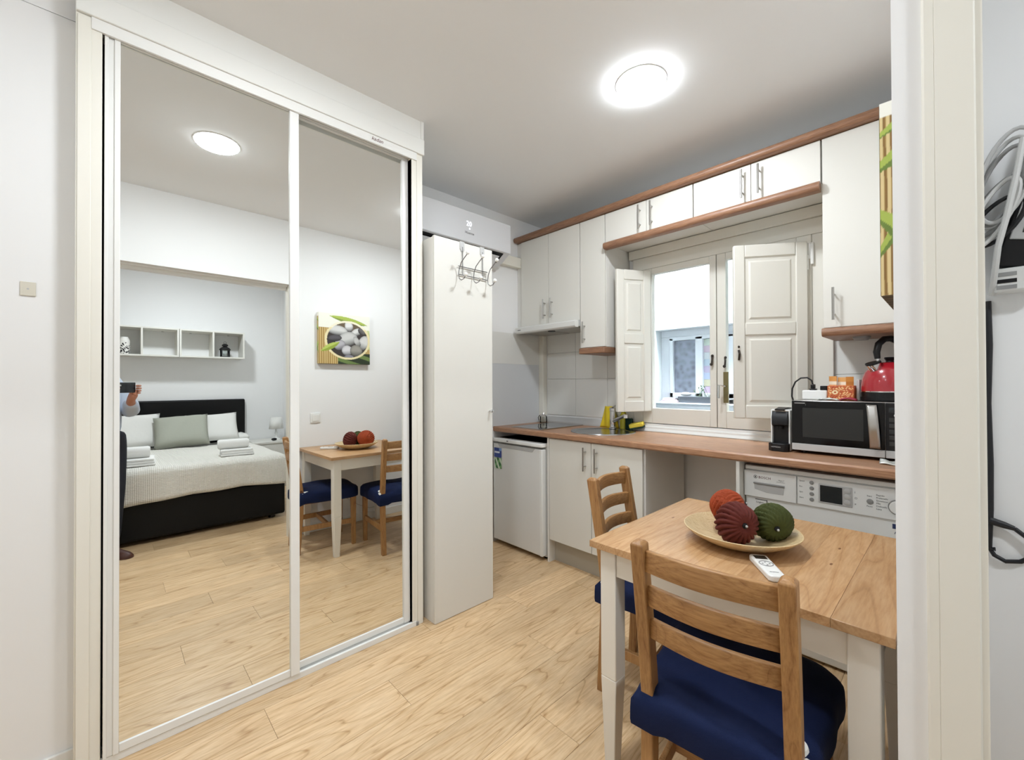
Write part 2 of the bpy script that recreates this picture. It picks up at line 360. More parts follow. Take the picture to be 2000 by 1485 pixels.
struct('baseboard_back', B(XBED-.012, XBED, YMIN, YBED, 0, .07), 'frame', 'low white baseboard behind the bed', bevel=.002)
# tiles
for (x0, x1, z0, z1) in [(-.555+i*.315, -.555+(i+1)*.315, z, z2) for i in range(3) for (z, z2) in ((1.0, 1.313), (1.313, 1.54), (1.54, 1.72))]+[(1.515, 1.893, 1.0, 1.32), (1.515, 1.893, 1.32, 1.6)]:
    x1 = min(x1, .31 if x1 < 1 else 9)
    build('tile', B(x0+.001, x1-.001, YB-.007, YB, z0+.001, z1-.001), 'tile', wall_back, bevel=.0012)
build('tile', B(XW, XW+.006, 2.2, YB-.06, .93, 1.44), 'tilel', wall_kitchen)
build('tile', B(XW, XW+.006, 2.2, YB-.06, 1.441, 1.70), 'tile', wall_kitchen)
# worktop upstand strip
st = MB(); st.prism([(YB-.002, .93), (YB-.022, .93), (YB-.022, .945), (YB-.008, .985), (YB-.002, .985)], 'x', XW+.07, .30)
tag(build('worktop_upstand', st, 'lgrey', origin_at=(-.1, YB, .93)), 'pale strip sealing the worktop to the tiles', 'trim strip')

# ------------------------------------------------------------------ window
win = struct('window_1', MB(), 'frame', 'white two-leaf kitchen window with inner shutters')
cas = MB()
for q_ in ((.318, .396, 2.818, YB+.06, .986, 2.099), (1.424, 1.518, 2.818, YB+.06, .986, 2.099), (.318, 1.518, 2.818, YB+.06, 2.10, 2.189), (.29, 1.521, 2.806, YB, 2.19, 2.254)):
    build('frame', B(*q_), 'shutw', win, bevel=.003)
sill = MB(); sill.prism([(2.848, .925), (2.79, .925), (2.785, .935), (2.80, .952), (2.80, .962), (2.815, .97), (2.815, .985), (2.87, .985), (2.87, .925)], 'x', .33, 1.50)
build('sill', sill, 'frame', win)
def sash(x0, x1, stl, str_):
    s = MB(); y0, y1 = 2.812, 2.858
    s.box(x0, x0+stl, y0, y1, .99, 2.098).box(x1-str_, x1, y0, y1, .99, 2.098).box(x0+stl, x1-str_, y0, y1, .99, 1.098).box(x0+stl, x1-str_, y0, y1, 2.055, 2.098)
    o = build('sash', s, 'shutw', win, bevel=.003)
    build('pane', B(x0+stl, x1-str_, 2.834, 2.838, 1.098, 2.055), 'glass', o)
    return o
sL = sash(.398, .914, .072, .042); sR = sash(.918, 1.4235, .055, .07)
# handle, bolts
h = MB(); h.box(.958, .988, 2.800, 2.812, 1.15, 1.345); hp = build('espagnolette_plate', h, 'brass', win, bevel=.003)
hm = MB().tube([(.975, 2.80, 1.255), (.975, 2.765, 1.255)], .006).tube([(.978, 2.765, 1.255), (.948, 2.757, 1.262), (.945, 2.757, 1.18)], .0065); build('lever', hm, 'chrome', hp, smooth=True)
def bolt(x, y, z, par):
    mb = MB().tube([(x, y, z+.05), (x+.006, y-.012, z+.03), (x+.004, y-.014, z)], .006).ell((x, y-.012, z-.005), (.010, .008, .010), 10, 6).ell((x+.004, y-.004, z+.05), (.009, .006, .009), 10, 6)
    build('latch', mb, 'iron', par, smooth=True)
bolt(.888, 2.806, 1.40, win); bolt(.968, 2.806, 1.385, win)
hg = MB().tube([(1.428, 2.806, 1.93), (1.428, 2.806, 2.05)], .009)
hg.box(1.385, 1.426, 2.803, 2.818, 1.96, 2.05); build('hinge', hg, 'frame', win, bevel=.002)
def shutter(hinge, ang, width, z0, z1, sgn, lab):
    # local: u along width from hinge, v thickness ; direction of leaf at angle ang from +x
    t = .028; fr = .058
    def loc(mb):
        return mb.move(Matrix.Translation(Vector(hinge)) @ Matrix.Rotation(ang, 4, 'Z'))
    H = z1-z0; mid = z0+H*.515
    f = MB(); f.box(0, fr, -t/2, t/2, z0, z1).box(width-fr, width, -t/2, t/2, z0, z1).box(fr, width-fr, -t/2, t/2, z0, z0+.075).box(fr, width-fr, -t/2, t/2, z1-.07, z1).box(fr, width-fr, -t/2, t/2, mid-.035, mid+.035)
    o = build('shutter', loc(f), 'shutw', win, bevel=.005, seg=2); o['label'] = lab
    for a, b_ in ((z0+.075, mid-.035), (mid+.035, z1-.07)):
        p = MB().box(fr, width-fr, -.006, .006, a, b_)
        for sg in (-1, 1):
            yb, yt = sg*.006, sg*.0125; i0, i1 = .020, .030; x0, x1 = fr, width-fr
            v = [(x0+i0, yb, a+i0), (x1-i0, yb, a+i0), (x1-i0, yb, b_-i0), (x0+i0, yb, b_-i0), (x0+i1, yt, a+i1), (x1-i1, yt, a+i1), (x1-i1, yt, b_-i1), (x0+i1, yt, b_-i1)]
            p.add(v, [(3, 2, 1, 0), (4, 5, 6, 7), (0, 1, 5, 4), (1, 2, 6, 5), (2, 3, 7, 6), (3, 0, 4, 7)])
        build('panel', loc(p), 'shutw', o)
    return o
a0 = math.atan2(2.56-2.80, .335-.462); shutter((.462, 2.80, 0), a0, .27, 1.075, 2.075, 1, 'pale left shutter folded back beside the sink')
a1 = math.atan2(2.575-2.79, 1.098-1.405); s2 = shutter((1.405, 2.79, 0), a1, .375, 1.075, 2.055, -1, 'right shutter standing half open over its sash')
d1 = Vector((math.cos(a1), math.sin(a1), 0)); n1 = Vector((d1.y, -d1.x, 0)); n1 = n1 if n1.y < 0 else -n1
q = Vector((1.405, 2.79, 1.44))+d1*.352+n1*.016
build('latch', MB().tube([q+Vector((0, 0, .02)), q+n1*.012, q-Vector((0, 0, .035))], .006).ell(q+Vector((0, 0, .04)), (.006, .006, .007), 8, 6), 'iron', s2, smooth=True)
build('hinge', MB().tube([(1.408, 2.792, 1.90), (1.408, 2.792, 1.98)], .007), 'frame', s2, smooth=True)

# ------------------------------------------------------------------ light well outside
OYW = 3.70
ow = MB(); wx0, wx1, wz0, wz1 = .03, 1.15, 1.10, 1.765
ow.box(-1.4, wx0, OYW, OYW+.3, -1.2, 4.0).box(wx1, 3.0, OYW, OYW+.3, -1.2, 4.0).box(wx0, wx1, OYW, OYW+.3, -1.2, wz0).box(wx0, wx1, OYW, OYW+.3, wz1, 4.0)
ow.box(-1.5, -1.4, YB+.16, OYW+.3, -1.2, 4.0).box(3.0, 3.1, YB+.16, OYW+.3, -1.2, 4.0).box(-1.5, 3.1, YB+.16, OYW+.3, -1.3, -1.2)
ow.box(-1.5, 3.1, YB, YB+.16, ZC+.12, 4.0).box(-1.5, XW-.15, YB, YB+.16, -1.2, 4.0).box(W2, 3.1, YB, YB+.16, -1.2, 4.0).box(-1.5, 3.1, YB+.02, YB+.16, -1.2, -.12)
struct('wall_lightwell', ow, 'outer', 'bright white wall of the light well outside')
nw = struct('window_2', MB(), 'outframe', 'neighbour window across the light well')
fr = MB(); yn = OYW+.12
fr.box(wx0+.09, wx0+.125, yn-.03, yn+.03, 1.14, 1.69).box(.36, .425, yn-.03, yn+.03, 1.14, 1.69).box(.62, .70, yn-.03, yn+.03, 1.14, 1.69).box(wx0+.09, wx1, yn-.03, yn+.03, 1.665, 1.70).box(wx0+.09, wx1, yn-.03, yn+.03, 1.13, 1.185).box(wx0, wx0+.089, yn-.01, yn+.03, 1.1, 1.699).box(wx0, wx1, yn-.01, yn+.03, 1.70, 1.765).box(.95, wx1, yn-.03, yn+.03, 1.14, 1.69)
build('frame', fr, 'outframe', nw, bevel=.004)
build('pane', B(.155, .36, yn, yn+.006, 1.185, 1.665), 'frost', nw)
cols = ['cdb9cf', 'd6d4b8', 'b9c4da', 'c3b9d2', 'bccdd9', 'd3d9dc', 'cdbccb', 'bfcdc1']
for k, c_ in enumerate(cols):
    M['sg%d' % k] = mat('stained_glass_%d' % k, c_, .3); z = 1.185+k*.06
    build('pane', B(.425, .62, yn, yn+.006, z+.001, z+.059), 'sg%d' % k, nw)
build('pane', B(.70, .95, yn, yn+.006, 1.185, 1.665), 'frost', nw)
build('room_behind', B(wx0, wx1, yn+.031, yn+.05, 1.10, 1.765), 'lgrey', nw)
sl = MB().box(.0, 1.2, OYW-.05, yn, 1.085, 1.10).box(.02, 1.2, OYW-.03, OYW+.02, 1.05, 1.085)
build('sill', sl, 'outframe', nw, bevel=.004)
pt = thing('planter_box', 'grey planter trough on the neighbour window sill', 'planter', (.42, OYW+.02, 1.10))
build('trough', MB().frustum((.265, .62, OYW-.03, OYW+.07), 1.10, (.255, .63, OYW-.035, OYW+.075), 1.155), mat('planter_grey', '4a4e55', .6), pt, bevel=.003)
lf = MB()
for k in range(16):
    a = random.uniform(0, 2*PI); bx = random.uniform(.40, .60); ln = random.uniform(.04, .09)
    p0 = Vector((bx, OYW+.02, 1.15)); p1 = p0+Vector((math.cos(a)*.03, math.sin(a)*.02, ln)); s_ = Vector((.008, 0, .004))
    lf.tube([p0, p1], .0015, 5); lf.add([p1-s_, p1+Vector((0, .004, .01)), p1+s_, p1+Vector((math.cos(a)*.02, 0, .018))], [(0, 1, 2, 3)])
build('plant', lf, mat('sill_plant', '52664d', .7), pt)
tag(build('folded_cloth', MB().box(.085, .24, OYW-.03, OYW+.06, 1.10, 1.112).box(.10, .22, OYW-.025, OYW+.05, 1.112, 1.126).box(.11, .20, OYW-.02, OYW+.045, 1.126, 1.138), mat('pink_cloth', 'e3ccd6', .9), bevel=.005, origin_at=(.16, OYW, 1.10)), 'pale pink folded cloth on the neighbour window sill', 'cloth')
tag(build('stone_block', MB().ell((.30, OYW+.03, 1.176), (.05, .025, .018), 10, 8), 'lgrey', smooth=True, origin_at=(.30, OYW+.03, 1.155)), 'small grey stone lying on the planter trough', 'stone')
tag(build('wall_hook', MB().tube([(-.05, OYW-.0, 1.20), (-.02, OYW-.04, 1.185), (0.01, OYW-.05, 1.165), (.02, OYW-.05, 1.172)], .006), 'iron', smooth=True, origin_at=(0, OYW, 1.18)), 'small dark hook on the light well wall', 'hook')
tag(build('outer_ledge', MB().prism([(YB+.16, .90), (YB+.34, .90), (YB+.34, .93), (YB+.16, .975)], 'x', .2, 1.6), 'outframe', origin_at=(.9, YB+.2, .9)), 'sloping white ledge below the kitchen window outside', 'ledge')

# ------------------------------------------------------------------ ceiling lamps
def ceil_lamp(x, y, label, glow, r=.108):
    t = thing('ceiling_lamp', label, 'lamp', (x, y, ZC), group='round ceiling lamps')
    build('rim', MB().lathe([(r+.006, ZC), (r+.006, ZC-.004), (r+.001, ZC-.005), (r, ZC)], (x, y, 0), 32), 'frame', t, smooth=True)
    build('diffuser', MB().lathe([(r, ZC-.004), (r, ZC-.008), (r*.93, ZC-.015), (r*.5, ZC-.020), (0.0001, ZC-.021)], (x, y, 0), 28), glow, t, smooth=True)
    return t
ceil_lamp(.966, 1.797, 'glowing round ceiling lamp above the kitchen', 'lampglow')
ceil_lamp(.925, .442, 'glowing round ceiling lamp in front of the mirror wardrobe', 'lampglow')
ceil_lamp(.93, -.92, 'round fill lamp added out of view on the ceiling behind the camera', 'lampglow_fill')  # unseen lamp, added to brighten the surfaces that face the camera
ceil_lamp(3.28, .60, 'round ceiling lamp above the bed', 'lampglow_bed')

# ------------------------------------------------------------------ mirror wardrobe
wz = thing('mirror_wardrobe', 'white built-in wardrobe with two sliding mirror doors', 'wardrobe', (-.3, .56, 0))
build('casing_jamb', MB().box(-.09, .0, -.087, -.024, 0, 2.506).box(-.0, .004, -.083, -.05, 0, 2.50), 'cream', wz, bevel=.002)
build('casing_jamb', MB().box(XW, -.002, 1.150, 1.216, 0, 2.60).box(-.05, .0, 1.150, 1.162, 0, 2.47).box(-.002, .001, 1.18, 1.184, 0, 2.47), 'cream', wz, bevel=.002)
fa = MB().box(-.06, .012, -.087, 1.221, 2.506, 2.588); build('fascia', fa, 'plaster', wz, bevel=.003)
build('soffit_panel', MB().box(XW, .004, -.087, 1.216, 2.590, ZC), 'plaster', wz)
build('soffit_panel', MB().box(XW, .008, 1.203, 1.219, 2.590, ZC), 'plaster', wz)
build('top_track', MB().box(-.005, .005, -.05, 1.178, 2.466, 2.506).box(-.075, -.005, -.05, 1.15, 2.498, 2.506).box(-.036, -.030, -.03, 1.15, 2.474, 2.506).box(-.075, -.068, -.03, 1.15, 2.474, 2.506), 'frame', wz, bevel=.001)
bt = MB().box(-.012, .002, -.03, 1.172, 0, .026).box(-.08, -.012, -.03, 1.16, 0, .010).box(-.036, -.030, -.03, 1.16, .010, .024).box(-.080, -.074, -.03, 1.16, .01, .024)
build('bottom_track', bt, 'frame', wz, bevel=.0015)
build('carcass', MB().box(XW, XW+.02, -.087, 1.15, 0, 2.6).box(XW, -.12, -.087, -.07, 0, 2.6).box(XW, -.085, -.06, 1.15, 2.55, 2.585), 'dark', wz)
TILT = math.radians(.35)
def door(x, y0, y1, sl, sr, name_label):
    z0, z1 = .028, 2.478; zm = 1.2
    def tl(mb): return mb.move(Matrix.Translation((0, 0, zm)) @ Matrix.Shear('XY', 4, (0, 0)) @ Matrix.Translation((0, 0, -zm)))
    def lean(mb):
        for p in mb.v: p.x -= (p.z-zm)*math.tan(TILT)
        return mb
    f = MB(); f.box(x-.022, x-.002, y0, y0+sl, z0, z1).box(x-.022, x-.002, y1-sr, y1, z0, z1)
    f.box(x-.002, x+.004, y0+sl*.62, y0+sl, z0, z1).box(x-.002, x+.004, y0, y0+sl*.25, z0, z1).box(x-.002, x+.004, y1-sr, y1, z0, z1) if sl > .03 else f.box(x-.002, x+.004, y1-sr, y1, z0, z1)
    f.box(x-.022, x-.0005, y0+sl, y1-sr, z0, z0+.028).box(x-.022, x-.0005, y0+sl, y1-sr, z1-.012, z1)
    o = build('sliding_door', lean(f), 'frame', wz, bevel=.0015); o['label'] = name_label
    build('mirror', lean(MB().box(x-.010, x-.006, y0+sl, y1-sr, z0+.026, z1-.010)), 'mirror', o)
    return o
door(-.001, -.0185, .596, .040, .0365, 'mirror door on the front track')
door(-.030, .560, 1.147, .012, .034, 'mirror door on the rear track')
build('guide', MB().box(-.02, .004, 1.172, 1.186, 0, .02), 'grey', wz, bevel=.002)
stk = thing('maker_sticker', 'small white maker sticker on the wardrobe top track', 'sticker', (.006, .95, 2.486))
build('sheet', MB().box(.0052, .0058, .918, .981, 2.470, 2.503), 'frame', stk)
text('lettering', 'kadan', .026, (.0062, .925, 2.480), (0, 1, 0), (0, 0, 1), 'inkred', stk, shear=.3)

# ------------------------------------------------------------------ tall white cabinet, hook rack, air conditioner
tc_ = thing('tall_cabinet', 'tall narrow white cupboard under the air conditioner', 'cupboard', (-.25, 1.45, 0))
build('carcass', MB().box(XW+.002, .044, 1.248, 1.652, 0.0, 2.068), 'cabside', tc_, bevel=.001)
dr = build('door', MB().box(.046, .064, 1.247, 1.653, .002, 2.072), 'cab', tc_, bevel=.0015)
build('knob', MB().lathe([(.004, 0), (.004, .014), (.009, .018), (.0105, .024), (.008, .03), (.0001, .032)], (.064, 1.628, 1.115), 16, Matrix.Rotation(PI/2, 3, 'Y')), 'chrome', dr, smooth=True)
rk = thing('hook_rack', 'wire hook rack with white knobs on the cupboard door', 'rack', (.07, 1.5, 1.88))
for y in (1.43, 1.575):
    build('hanger', MB().box(.0645, .067, y-.016, y+.016, 2.03, 2.075).box(.045, .067, y-.016, y+.016, 2.0735, 2.076).box(.067, .069, y-.010, y+.010, 2.02, 2.05), 'lgrey', rk, bevel=.0008)
    build('hanger_wire', MB().tube([(.069, y, 2.045), (.071, y, 1.885)], .0022), 'wire', rk, smooth=True)
for z in (1.932, 1.886): build('rail', MB().tube([(.073, 1.398, z), (.073, 1.608, z)], .0026), 'wire', rk, smooth=True)
for y in (1.398, 1.503, 1.608):
    hk = build('hook', MB().tube([(.150, y+.006, 1.985), (.128, y+.003, 1.968), (.10, y, 1.945), (.082, y, 1.915), (.076, y, 1.885), (.082, y, 1.86), (.10, y, 1.848), (.125, y, 1.852), (.14, y, 1.868)], .0026), 'wire', rk, smooth=True)
    build('knob', MB().ell((.152, y+.006, 1.99), (.011, .011, .011), 14, 10), 'frame', hk, smooth=True)
    build('knob', MB().ell((.142, y, 1.872), (.011, .011, .011), 14, 10), 'frame', hk, smooth=True)

ac = thing('air_conditioner', 'white wall air conditioner above the tall cupboard', 'air conditioner', (-.51, 1.83, 2.22))
y0, y1 = 1.405, 2.243
pr = [(XW, 2.508), (-.43, 2.508), (-.408, 2.500), (-.402, 2.486), (-.402, 2.285), (-.412, 2.278), (-.50, 2.222), (-.56, 2.212), (XW, 2.212)]
build('body', MB().prism(pr, 'y', y0, y1), 'ac', ac, bevel=.004)
build('front_panel', MB().prism([(-.402, 2.500), (-.396, 2.497), (-.396, 2.282), (-.402, 2.276)], 'y', y0+.002, y1-.002), 'ac', ac, bevel=.002)
build('outlet', MB().prism([(-.418, 2.2755), (-.417, 2.270), (-.500, 2.2185), (-.503, 2.2235)], 'y', y0+.03, y1-.06), 'black', ac)
build('flap', MB().prism([(-.43, 2.252), (-.428, 2.249), (-.498, 2.205), (-.50, 2.208)], 'y', y0+.05, y1-.09), 'ac', ac, bevel=.001)
M['acled'] = mat('ac_display', (.9, .92, 1, 1), .5, emit=.75)
text('display', '20', .05, (-.3955, 1.812, 2.392), (0, 1, 0), (0, 0, 1), 'acled', ac)
build('indicator', MB().disc((-.3955, 1.842, 2.374), .006, 12, 'x'), 'acled', ac)
text('lettering', 'Hisense', .026, (-.3955, 1.80, 2.335), (0, 1, 0), (0, 0, 1), 'inkblk', ac)
tag(build('pipe_cover', MB().box(XW, XW+.05, 2.245, 2.788, 2.255, 2.34), 'cream', bevel=.006, origin_at=(XW, 2.5, 2.26)), 'cream pipe cover running from the air conditioner to the corner', 'pipe cover')
tag(build('corner_duct', MB().box(XW, XW+.055, YB-.058, YB, .93, 2.45), 'cream', bevel=.005, origin_at=(XW, YB, .93)), 'cream vertical duct in the kitchen corner', 'duct')

# ------------------------------------------------------------------ wall cabinets
YF = 2.52
def bar_handle(x, z0, z1, y, parent):
    mb = MB().tube([(x, y-.032, z0), (x, y-.032, z1)], .0055, 10)
    for z in (z0+.03, z1-.03): mb.tube([(x, y, z), (x, y-.032, z)], .004, 8)
    return build('handle', mb, 'steel', parent, smooth=True)
def wallcab(name, label, x0, x1, z0, z1, doors, yf=YF, yb=YB, fillers=None):
    t = thing(name, label, 'cabinet', ((x0+x1)/2, yb, z0))
    c = MB().box(x0+.001, x1-.001, yf+.019, yb-.001, z0, z1)
    build('carcass', c, 'cabside', t, bevel=.001)
    for (a, b_, hx, h0, h1) in doors:
        d = build('door', MB().box(a+.0015, b_-.0015, yf, yf+.018, z0+.002, z1-.002), 'cab', t, bevel=.0012)
        if hx: bar_handle(hx, h0, h1, yf, d)
    return t
hc = wallcab('wall_cabinet', 'two-door white wall cabinet above the range hood', -.575, .054, 1.745, 2.468, [(-.565, -.256, -.29, 1.79, 1.945), (-.256, .053, -.215, 1.79, 1.945)])
build('filler', MB().box(XW+.001, -.566, YF+.012, YF+.028, 1.70, 2.468), 'cabside', hc)
wallcab('wall_cabinet', 'narrow tall white wall cabinet left of the window', .055, .274, 1.535, 2.468, [(.056, .273, .098, 1.57, 1.725)])
wallcab('wall_cabinet', 'left pair of small white cabinets bridging the window', .275, .896, 2.258, 2.468, [(.276, .592, .55, 2.285, 2.44), (.592, .895, .634, 2.285, 2.44)])
wallcab('wall_cabinet', 'right pair of small white cabinets bridging the window', .897, 1.523, 2.258, 2.468, [(.898, 1.211, 1.172, 2.285, 2.44), (1.211, 1.522, 1.254, 2.285, 2.44)])
wallcab('wall_cabinet', 'tall white wall cabinet above the microwave', 1.524, 1.892, 1.54, 2.468, [(1.526, 1.891, 1.571, 1.575, 1.73)])
def bull(yf, z0, z1, depth=.03):  # rounded nosing profile (y,z)
    h = (z1-z0)/2; zc = (z0+z1)/2; pts = [(yf+depth, z0)]
    for i in range(9):
        t = -PI/2-PI*i/8; pts.append((yf+h*.8+h*.8*math.cos(t), zc+h*math.sin(t)))
    pts.append((yf+depth, z1)); return pts
tag(build('wood_cornice', MB().prism(bull(2.478, 2.470, 2.512, .10), 'x', -.612, 1.892), 'pelmet', smooth=True, angle=50, origin_at=(.6, YF, 2.47)), 'long brown wood cornice on top of the wall cabinets', 'cornice')
tag(build('wood_pelmet', MB().prism(bull(2.478, 2.210, 2.256, .05), 'x', .284, 1.522), 'pelmet', smooth=True, angle=50, origin_at=(.9, YF, 2.21)), 'brown wood pelmet under the cabinets bridging the window', 'pelmet')
tag(build('wood_pelmet', MB().prism(bull(2.478, 1.498, 1.538, .34), 'x', 1.527, 1.892), 'pelmet', smooth=True, angle=50, origin_at=(1.7, YF, 1.5)), 'brown wood board under the tall cabinet above the microwave', 'pelmet')
tag(build('wood_pelmet', MB().box(.056, .278, 2.50, YB-.012, 1.490, 1.533), 'pelmet', bevel=.006, origin_at=(.16, YF, 1.49)), 'short brown wood board under the narrow wall cabinet', 'pelmet')
tag(build('cabinet_lamp', MB().lathe([(.034, 0), (.034, -.008), (.026, -.018), (.0001, -.02)], (1.66, 2.62, 1.498), 20), 'grey', smooth=True, origin_at=(1.66, 2.62, 1.49)), 'small round lamp under the tall right cabinet', 'lamp')
rh = thing('range_hood', 'slim white pull-out range hood over the hob', 'range hood', (-.26, 2.66, 1.69))
build('front_visor', MB().prism([(2.465, 1.742), (2.458, 1.735), (2.458, 1.70), (2.466, 1.690), (2.50, 1.690), (2.50, 1.742)], 'x', -.575, .054), 'applg', rh, bevel=.002)
build('housing', MB().box(-.573, .052, 2.50, YB-.012, 1.70, 1.744), 'lgrey', rh)
for x0, x1 in ((-.55, -.27), (-.25, .03)): build('filter', B(x0, x1, 2.53, 2.80, 1.694, 1.70), 'steel', rh, bevel=.002)
build('lamp_cover', MB().lathe([(.03, 1.70), (.03, 1.690), (.0001, 1.688)], (-.26, 2.56, 0), 16), 'black', rh, smooth=True)
build('badge', B(-.545, -.51, 2.4572, 2.458, 1.714, 1.719), 'ink', rh)

# ------------------------------------------------------------------ base units, worktop
YD = 2.272
bc = thing('base_cabinet', 'two-door white base cabinet under the sink', 'cabinet', (.32, 2.55, 0))
build('carcass', MB().box(-.055, -.039, YD, YB-.05, 0, .888).box(.690, .704, YD+.02, YB-.05, 0, .888).box(-.039, .69, YD+.02, YB-.05, .165, .60).box(-.039, .69, YB-.07, YB-.05, .6, .888).box(-.039, .69, YD+.02, YD+.04, .6, .888), 'cabside', bc, bevel=.001)
for a, b_, hx in ((-.037, .327, .284), (.328, .695, .374)):
    d = build('door', B(a+.0015, b_-.0015, YD, YD+.018, .165, .884), 'cab', bc, bevel=.0012); bar_handle(hx, .70, .855, YD, d)
build('plinth', B(-.039, .70, 2.335, 2.35, 0, .163), 'plinth', bc)
tag(build('side_panel', B(1.212, 1.228, 2.262, YB-.05, 0, .888), 'cab', bevel=.001, origin_at=(1.22, 2.5, 0)), 'white upright panel left of the washing machine', 'panel')
# worktop with round hole for the sink
wt = thing('worktop', 'long brown wood worktop along the kitchen wall', 'worktop', (.63, 2.55, .89))
ZT = .930; SX, SY, SR = .225, 2.555, .196
def slab_with_hole():
    bm = bmesh.new(); n = 40
    x0, x1, y0, y1 = SX-.24, SX+.24, 2.275, YB-.001
    ring = [Vector((SX+SR*math.cos(2*PI*i/n), SY+SR*math.sin(2*PI*i/n), 0)) for i in range(n)]
    outer = []
    for i in range(n):
        t = 2*PI*i/n; c, s = math.cos(t), math.sin(t)
        k = min(((x1-SX)/c if c > 1e-9 else (x0-SX)/c if c < -1e-9 else 9), ((y1-SY)/s if s > 1e-9 else (y0-SY)/s if s < -1e-9 else 9)); outer.append(Vector((SX+k*c, SY+k*s, 0)))
    mb = MB()
    for z in (ZT, .890): mb.v += [Vector((p.x, p.y, z)) for p in ring+outer]
    for i in range(n):
        j = (i+1) % n
        mb.f.append([i, n+i, n+j, j]); mb.f.append([2*n+j, 3*n+j, 3*n+i, 2*n+i]); mb.f.append([i, j, 2*n+j, 2*n+i])
    # corner fills
    for cx, cy_ in ((x0, y0), (x1, y0), (x1, y1), (x0, y1)):
        pass
    return mb, x0, x1, y0, y1
mb, sx0, sx1, sy0, sy1 = slab_with_hole()
def nose(x0, x1): return MB().prism([(2.275, .890), (2.256, .890), (2.248, .898), (2.248, .922), (2.256, .930), (2.275, .930)], 'x', x0, x1)
top = MB().box(XW+.001, sx0, 2.275, YB-.001, .89, ZT).box(sx1, W-.001, 2.275, YB-.001, .89, ZT)
k = len(top.v); top.v += mb.v; top.f += [[i+k for i in f] for f in mb.f]
# square the corners around the hole ring
n_ = 40
import itertools
outer = [p for p in mb.v[n_:2*n_]]
for cx, cy_ in ((sx0, sy0), (sx1, sy0), (sx1, sy1), (sx0, sy1)):
    best = sorted(range(n_), key=lambda i: (outer[i].x-cx)**2+(outer[i].y-cy_)**2)[:3]
    onx = [i for i in best if abs(outer[i].x-cx) < 1e-6]; ony = [i for i in best if abs(outer[i].y-cy_) < 1e-6]
    ix = min([i for i in range(n_) if abs(outer[i].x-cx) < 1e-6], key=lambda i: abs(outer[i].y-cy_)); iy = min([i for i in range(n_) if abs(outer[i].y-cy_) < 1e-6], key=lambda i: abs(outer[i].x-cx))
    if ix != iy:
        top.add([outer[ix], (cx, cy_, ZT), outer[iy]], [(0, 1, 2)])
build('board', top, 'counter', wt)
build('front_edge', nose(XW+.001, W-.001), 'counter', wt, smooth=True)

sk = thing('round_sink', 'round stainless steel sink set into the worktop', 'sink', (SX, SY, ZT))
build('basin', MB().lathe([(.228, ZT+.001), (.226, ZT+.006), (.212, ZT+.007), (.19, ZT+.003), (.182, ZT-.006), (.176, ZT-.13), (.15, ZT-.155), (.03, ZT-.16), (.0001, ZT-.16)], (SX, SY, 0), 48), 'sinkst', sk, smooth=True)
build('drain', MB().lathe([(.03, ZT-.159), (.028, ZT-.156), (.0001, ZT-.157)], (SX, SY, 0), 24), 'chrome', sk, smooth=True)
ov = MB()
for k in range(5): ov.box(SX-.030+k*.014, SX-.022+k*.014, SY+.170, SY+.1745, ZT-.05, ZT-.028)
build('overflow', ov, 'blackm', sk)
tp = thing('mixer_tap', 'chrome single-lever mixer tap behind the sink', 'tap', (.19, 2.742, ZT))
build('body', MB().lathe([(.026, ZT+.004), (.026, ZT+.012), (.021, ZT+.016), (.021, ZT+.135), (.023, ZT+.137), (.023, ZT+.158), (.018, ZT+.163), (.0001, ZT+.164)], (.185, 2.742, 0), 24), 'chrome', tp, smooth=True)
build('spout', MB().tube([(.20, 2.735, ZT+.062), (.26, 2.700, ZT+.085), (.345, 2.655, ZT+.115)], [.0135, .0135, .0125], 14), 'chrome', tp, smooth=True)
build('aerator', MB().tube([(.352, 2.650, ZT+.122), (.352, 2.650, ZT+.098)], .014, 14), 'appl', tp, smooth=True)
build('lever', MB().tube([(.185, 2.742, ZT+.16), (.185, 2.752, ZT+.168), (.185, 2.79, ZT+.176)], .006, 10), 'chrome', tp, smooth=True)
hb = thing('induction_hob', 'black glass two-zone hob at the worktop corner', 'hob', (-.3, 2.56, ZT))
build('glass', B(-.457, -.140, 2.305, 2.80, ZT, ZT+.006), mat('hob_glass', '17191b', .06, coat=.6), hb, bevel=.002)
build('frame', MB().box(-.460, -.456, 2.302, 2.803, ZT, ZT+.007).box(-.141, -.137, 2.302, 2.803, ZT, ZT+.007).box(-.46, -.137, 2.301, 2.305, ZT, ZT+.007), 'steel', hb)
for yy, rr in ((2.43, .07), (2.65, .088)):
    build('zone_ring', MB().lathe([(rr, ZT+.0062), (rr+.002, ZT+.0064), (rr+.003, ZT+.0062)], (-.298, yy, 0), 40, cap=False), 'grey', hb)
dg_ = thing('glass_jar', 'small clear glass jar with metal clip in the corner by the hob', 'jar', (-.52, 2.765, ZT))
build('jar', MB().lathe([(.030, ZT), (.032, ZT+.004), (.032, ZT+.055), (.026, ZT+.062)], (-.525, 2.75, 0), 20), 'gglass', dg_, smooth=True)
build('lid', MB().lathe([(.034, ZT+.06), (.034, ZT+.072), (.012, ZT+.076), (.008, ZT+.085), (.0001, ZT+.088)], (-.525, 2.75, 0), 20), 'chrome', dg_, smooth=True)
build('clip', MB().tube([(-.56, 2.73, ZT+.02), (-.565, 2.725, ZT+.045), (-.545, 2.72, ZT+.066)], .003), 'iron', dg_, smooth=True)
